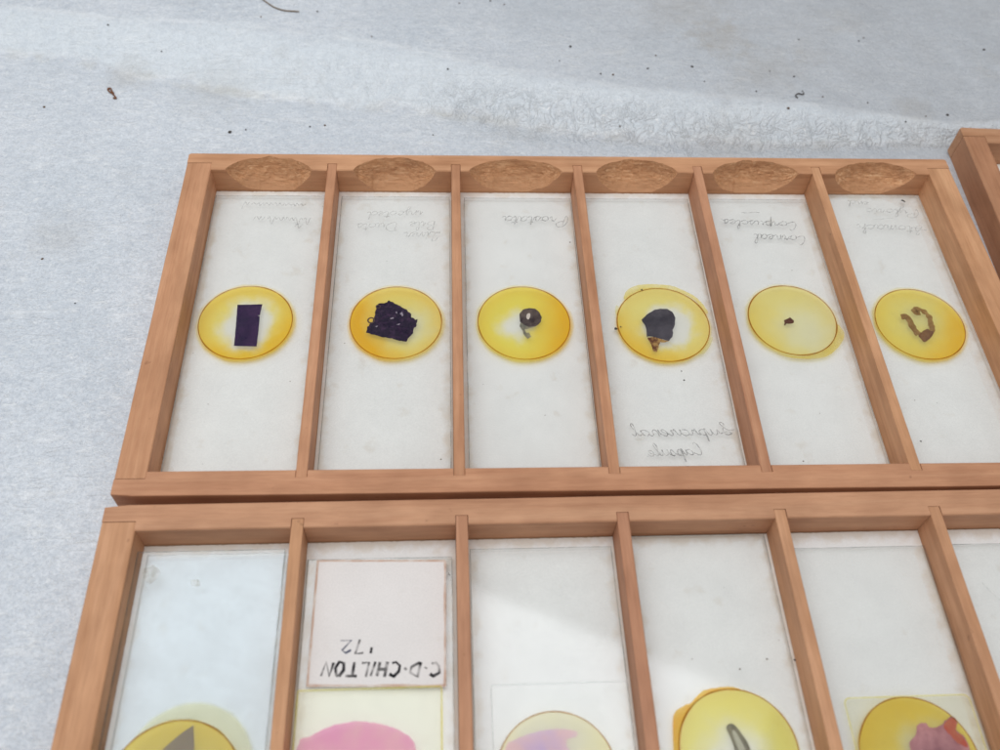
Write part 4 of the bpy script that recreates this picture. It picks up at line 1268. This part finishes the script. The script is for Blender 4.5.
for k, (x, y, r) in enumerate(SPECKS):
    bm = bmesh.new()
    bmesh.ops.create_icosphere(bm, subdivisions=2, radius=0.031 * r)
    for v in bm.verts:
        q = 1 + 0.6 * noise.noise(Vector((v.co.x * 30 + k * 3, v.co.y * 30, v.co.z * 30)))
        v.co = Vector((v.co.x * q * (1.0 + 0.5 * ((k * 37) % 5) / 5), v.co.y * q, v.co.z * q * 0.6))
    o = link('dirt_speck', bm, M_DIRT if k % 3 else M_BROWNDIRT, None, (x, y, foam_height(x, y) + 0.12))
    o.rotation_euler = (0, 0, k * 1.3)
    tag(o, 'tiny dark speck of dirt lying loose on the white foam', 'dirt speck', 'dark dirt specks scattered on the foam')


def hair(name, pts, r, mat, label, cat):
    bm = bmesh.new()
    P = smooth_open(pts, 8)
    rings = []
    for i, (x, y) in enumerate(P):
        z = foam_height(x, y) + 0.28
        a, b = P[max(0, i - 1)], P[min(len(P) - 1, i + 1)]
        d = Vector((b[0] - a[0], b[1] - a[1], 0)).normalized()
        nn = Vector((-d.y, d.x, 0))
        rings.append([(x + nn.x * r * math.cos(t), y + nn.y * r * math.cos(t), z + r * math.sin(t)) for t in (q * math.pi / 3 for q in range(6))])
    loft(bm, rings)
    bmesh.ops.recalc_face_normals(bm, faces=bm.faces)
    return tag(link(name, bm, mat, smooth=True), label, cat)


hair('curled_fibre', [(-25.4, 119.0), (-24.7, 119.0), (-25.8, 120.6), (-26.9, 121.6), (-27.5, 122.6), (-26.9, 122.9), (-26.4, 121.9), (-25.7, 120.9)], 0.22, simple('brown_fibre', (0.20, 0.08, 0.035)), 'curled reddish brown fibre on the foam left of the trays', 'fibre')
hair('loose_hair', [(7.5, 160), (9.36, 157.4), (12.4, 154.6), (15.9, 152.9), (19.6, 152.5)], 0.17, simple('brown_hair', (0.24, 0.17, 0.11)), 'fine bent hair on the foam at the back', 'hair')
hair('dark_fibre', [(153.0, 117.0), (152.6, 117.9), (153.6, 118.9), (154.9, 118.7), (155.3, 119.6)], 0.14, simple('dark_fibre', (0.06, 0.05, 0.045)), 'short dark curved fibre on the foam behind the fifth compartment', 'fibre')


# ------------------------------------------------------------------- light
def build_light():
    w = bpy.data.worlds.new('World')
    sc.world = w
    w.use_nodes = True
    nt = w.node_tree
    nt.nodes.clear()
    out = nt.nodes.new('ShaderNodeOutputWorld')
    bg = nt.nodes.new('ShaderNodeBackground')
    tc = nt.nodes.new('ShaderNodeTexCoord')
    sp = nt.nodes.new('ShaderNodeSeparateXYZ')
    L(nt, tc.outputs['Generated'], sp.inputs[0])
    r = ramp(nt, [(0.0, (0.24, 0.24, 0.25)), (0.25, (0.58, 0.60, 0.63)), (0.7, (0.98, 0.97, 0.95)), (1.0, (1.0, 0.98, 0.96))])
    L(nt, sp.outputs['Z'], r.inputs['Fac'])
    nz = N(nt, 'ShaderNodeTexNoise', Scale=2.4, Detail=3.0)
    L(nt, tc.outputs['Generated'], nz.inputs['Vector'])
    rn = ramp(nt, [(0.38, (0.45, 0.47, 0.50)), (0.60, (1.25, 1.24, 1.22))])
    L(nt, nz.outputs['Fac'], rn.inputs['Fac'])
    L(nt, mixrgb(nt, 1.0, r.outputs[0], rn.outputs[0], 'MULTIPLY'), bg.inputs['Color'])
    bg.inputs['Strength'].default_value = 0.61
    L(nt, bg.outputs[0], out.inputs[0])
    # large soft daylight source overhead to the left
    ld = bpy.data.lights.new('window_light', 'AREA')
    ld.shape = 'RECTANGLE'
    ld.size, ld.size_y = 70, 40
    ld.energy = 22800
    ld.color = (0.95, 0.985, 1.02)
    lo = bpy.data.objects.new('window_light', ld)
    COL.objects.link(lo)
    lo.location = (-7.8, 7.6, 60)
    lo.rotation_euler = (0, 0, math.radians(-23))


build_light()

# ------------------------------------------------------------------ camera
cd = bpy.data.cameras.new('camera')
cd.sensor_width = 36.0
cd.lens = 919.241 / 1000 * 36.0
cd.clip_start = 0.1
cd.clip_end = 500
cd.dof.use_dof = True
cd.dof.focus_distance = 19.6
cd.dof.aperture_fstop = 0.20
co = bpy.data.objects.new('camera', cd)
COL.objects.link(co)
co.location = (6.08410, -7.90402, 15.00811)
co.rotation_euler = (0.612050, -0.042109, -0.035847)
sc.camera = co

sc.view_settings.view_transform = 'Standard'
sc.view_settings.look = 'None'
sc.view_settings.exposure = 0
sc.view_settings.gamma = 1
sc.cycles.transparent_max_bounces = 40
sc.cycles.max_bounces = 10
sc.cycles.diffuse_bounces = 4
sc.cycles.use_denoising = True
sc.cycles.denoising_prefilter = 'ACCURATE'
sc.cycles.denoising_input_passes = 'RGB_ALBEDO_NORMAL'
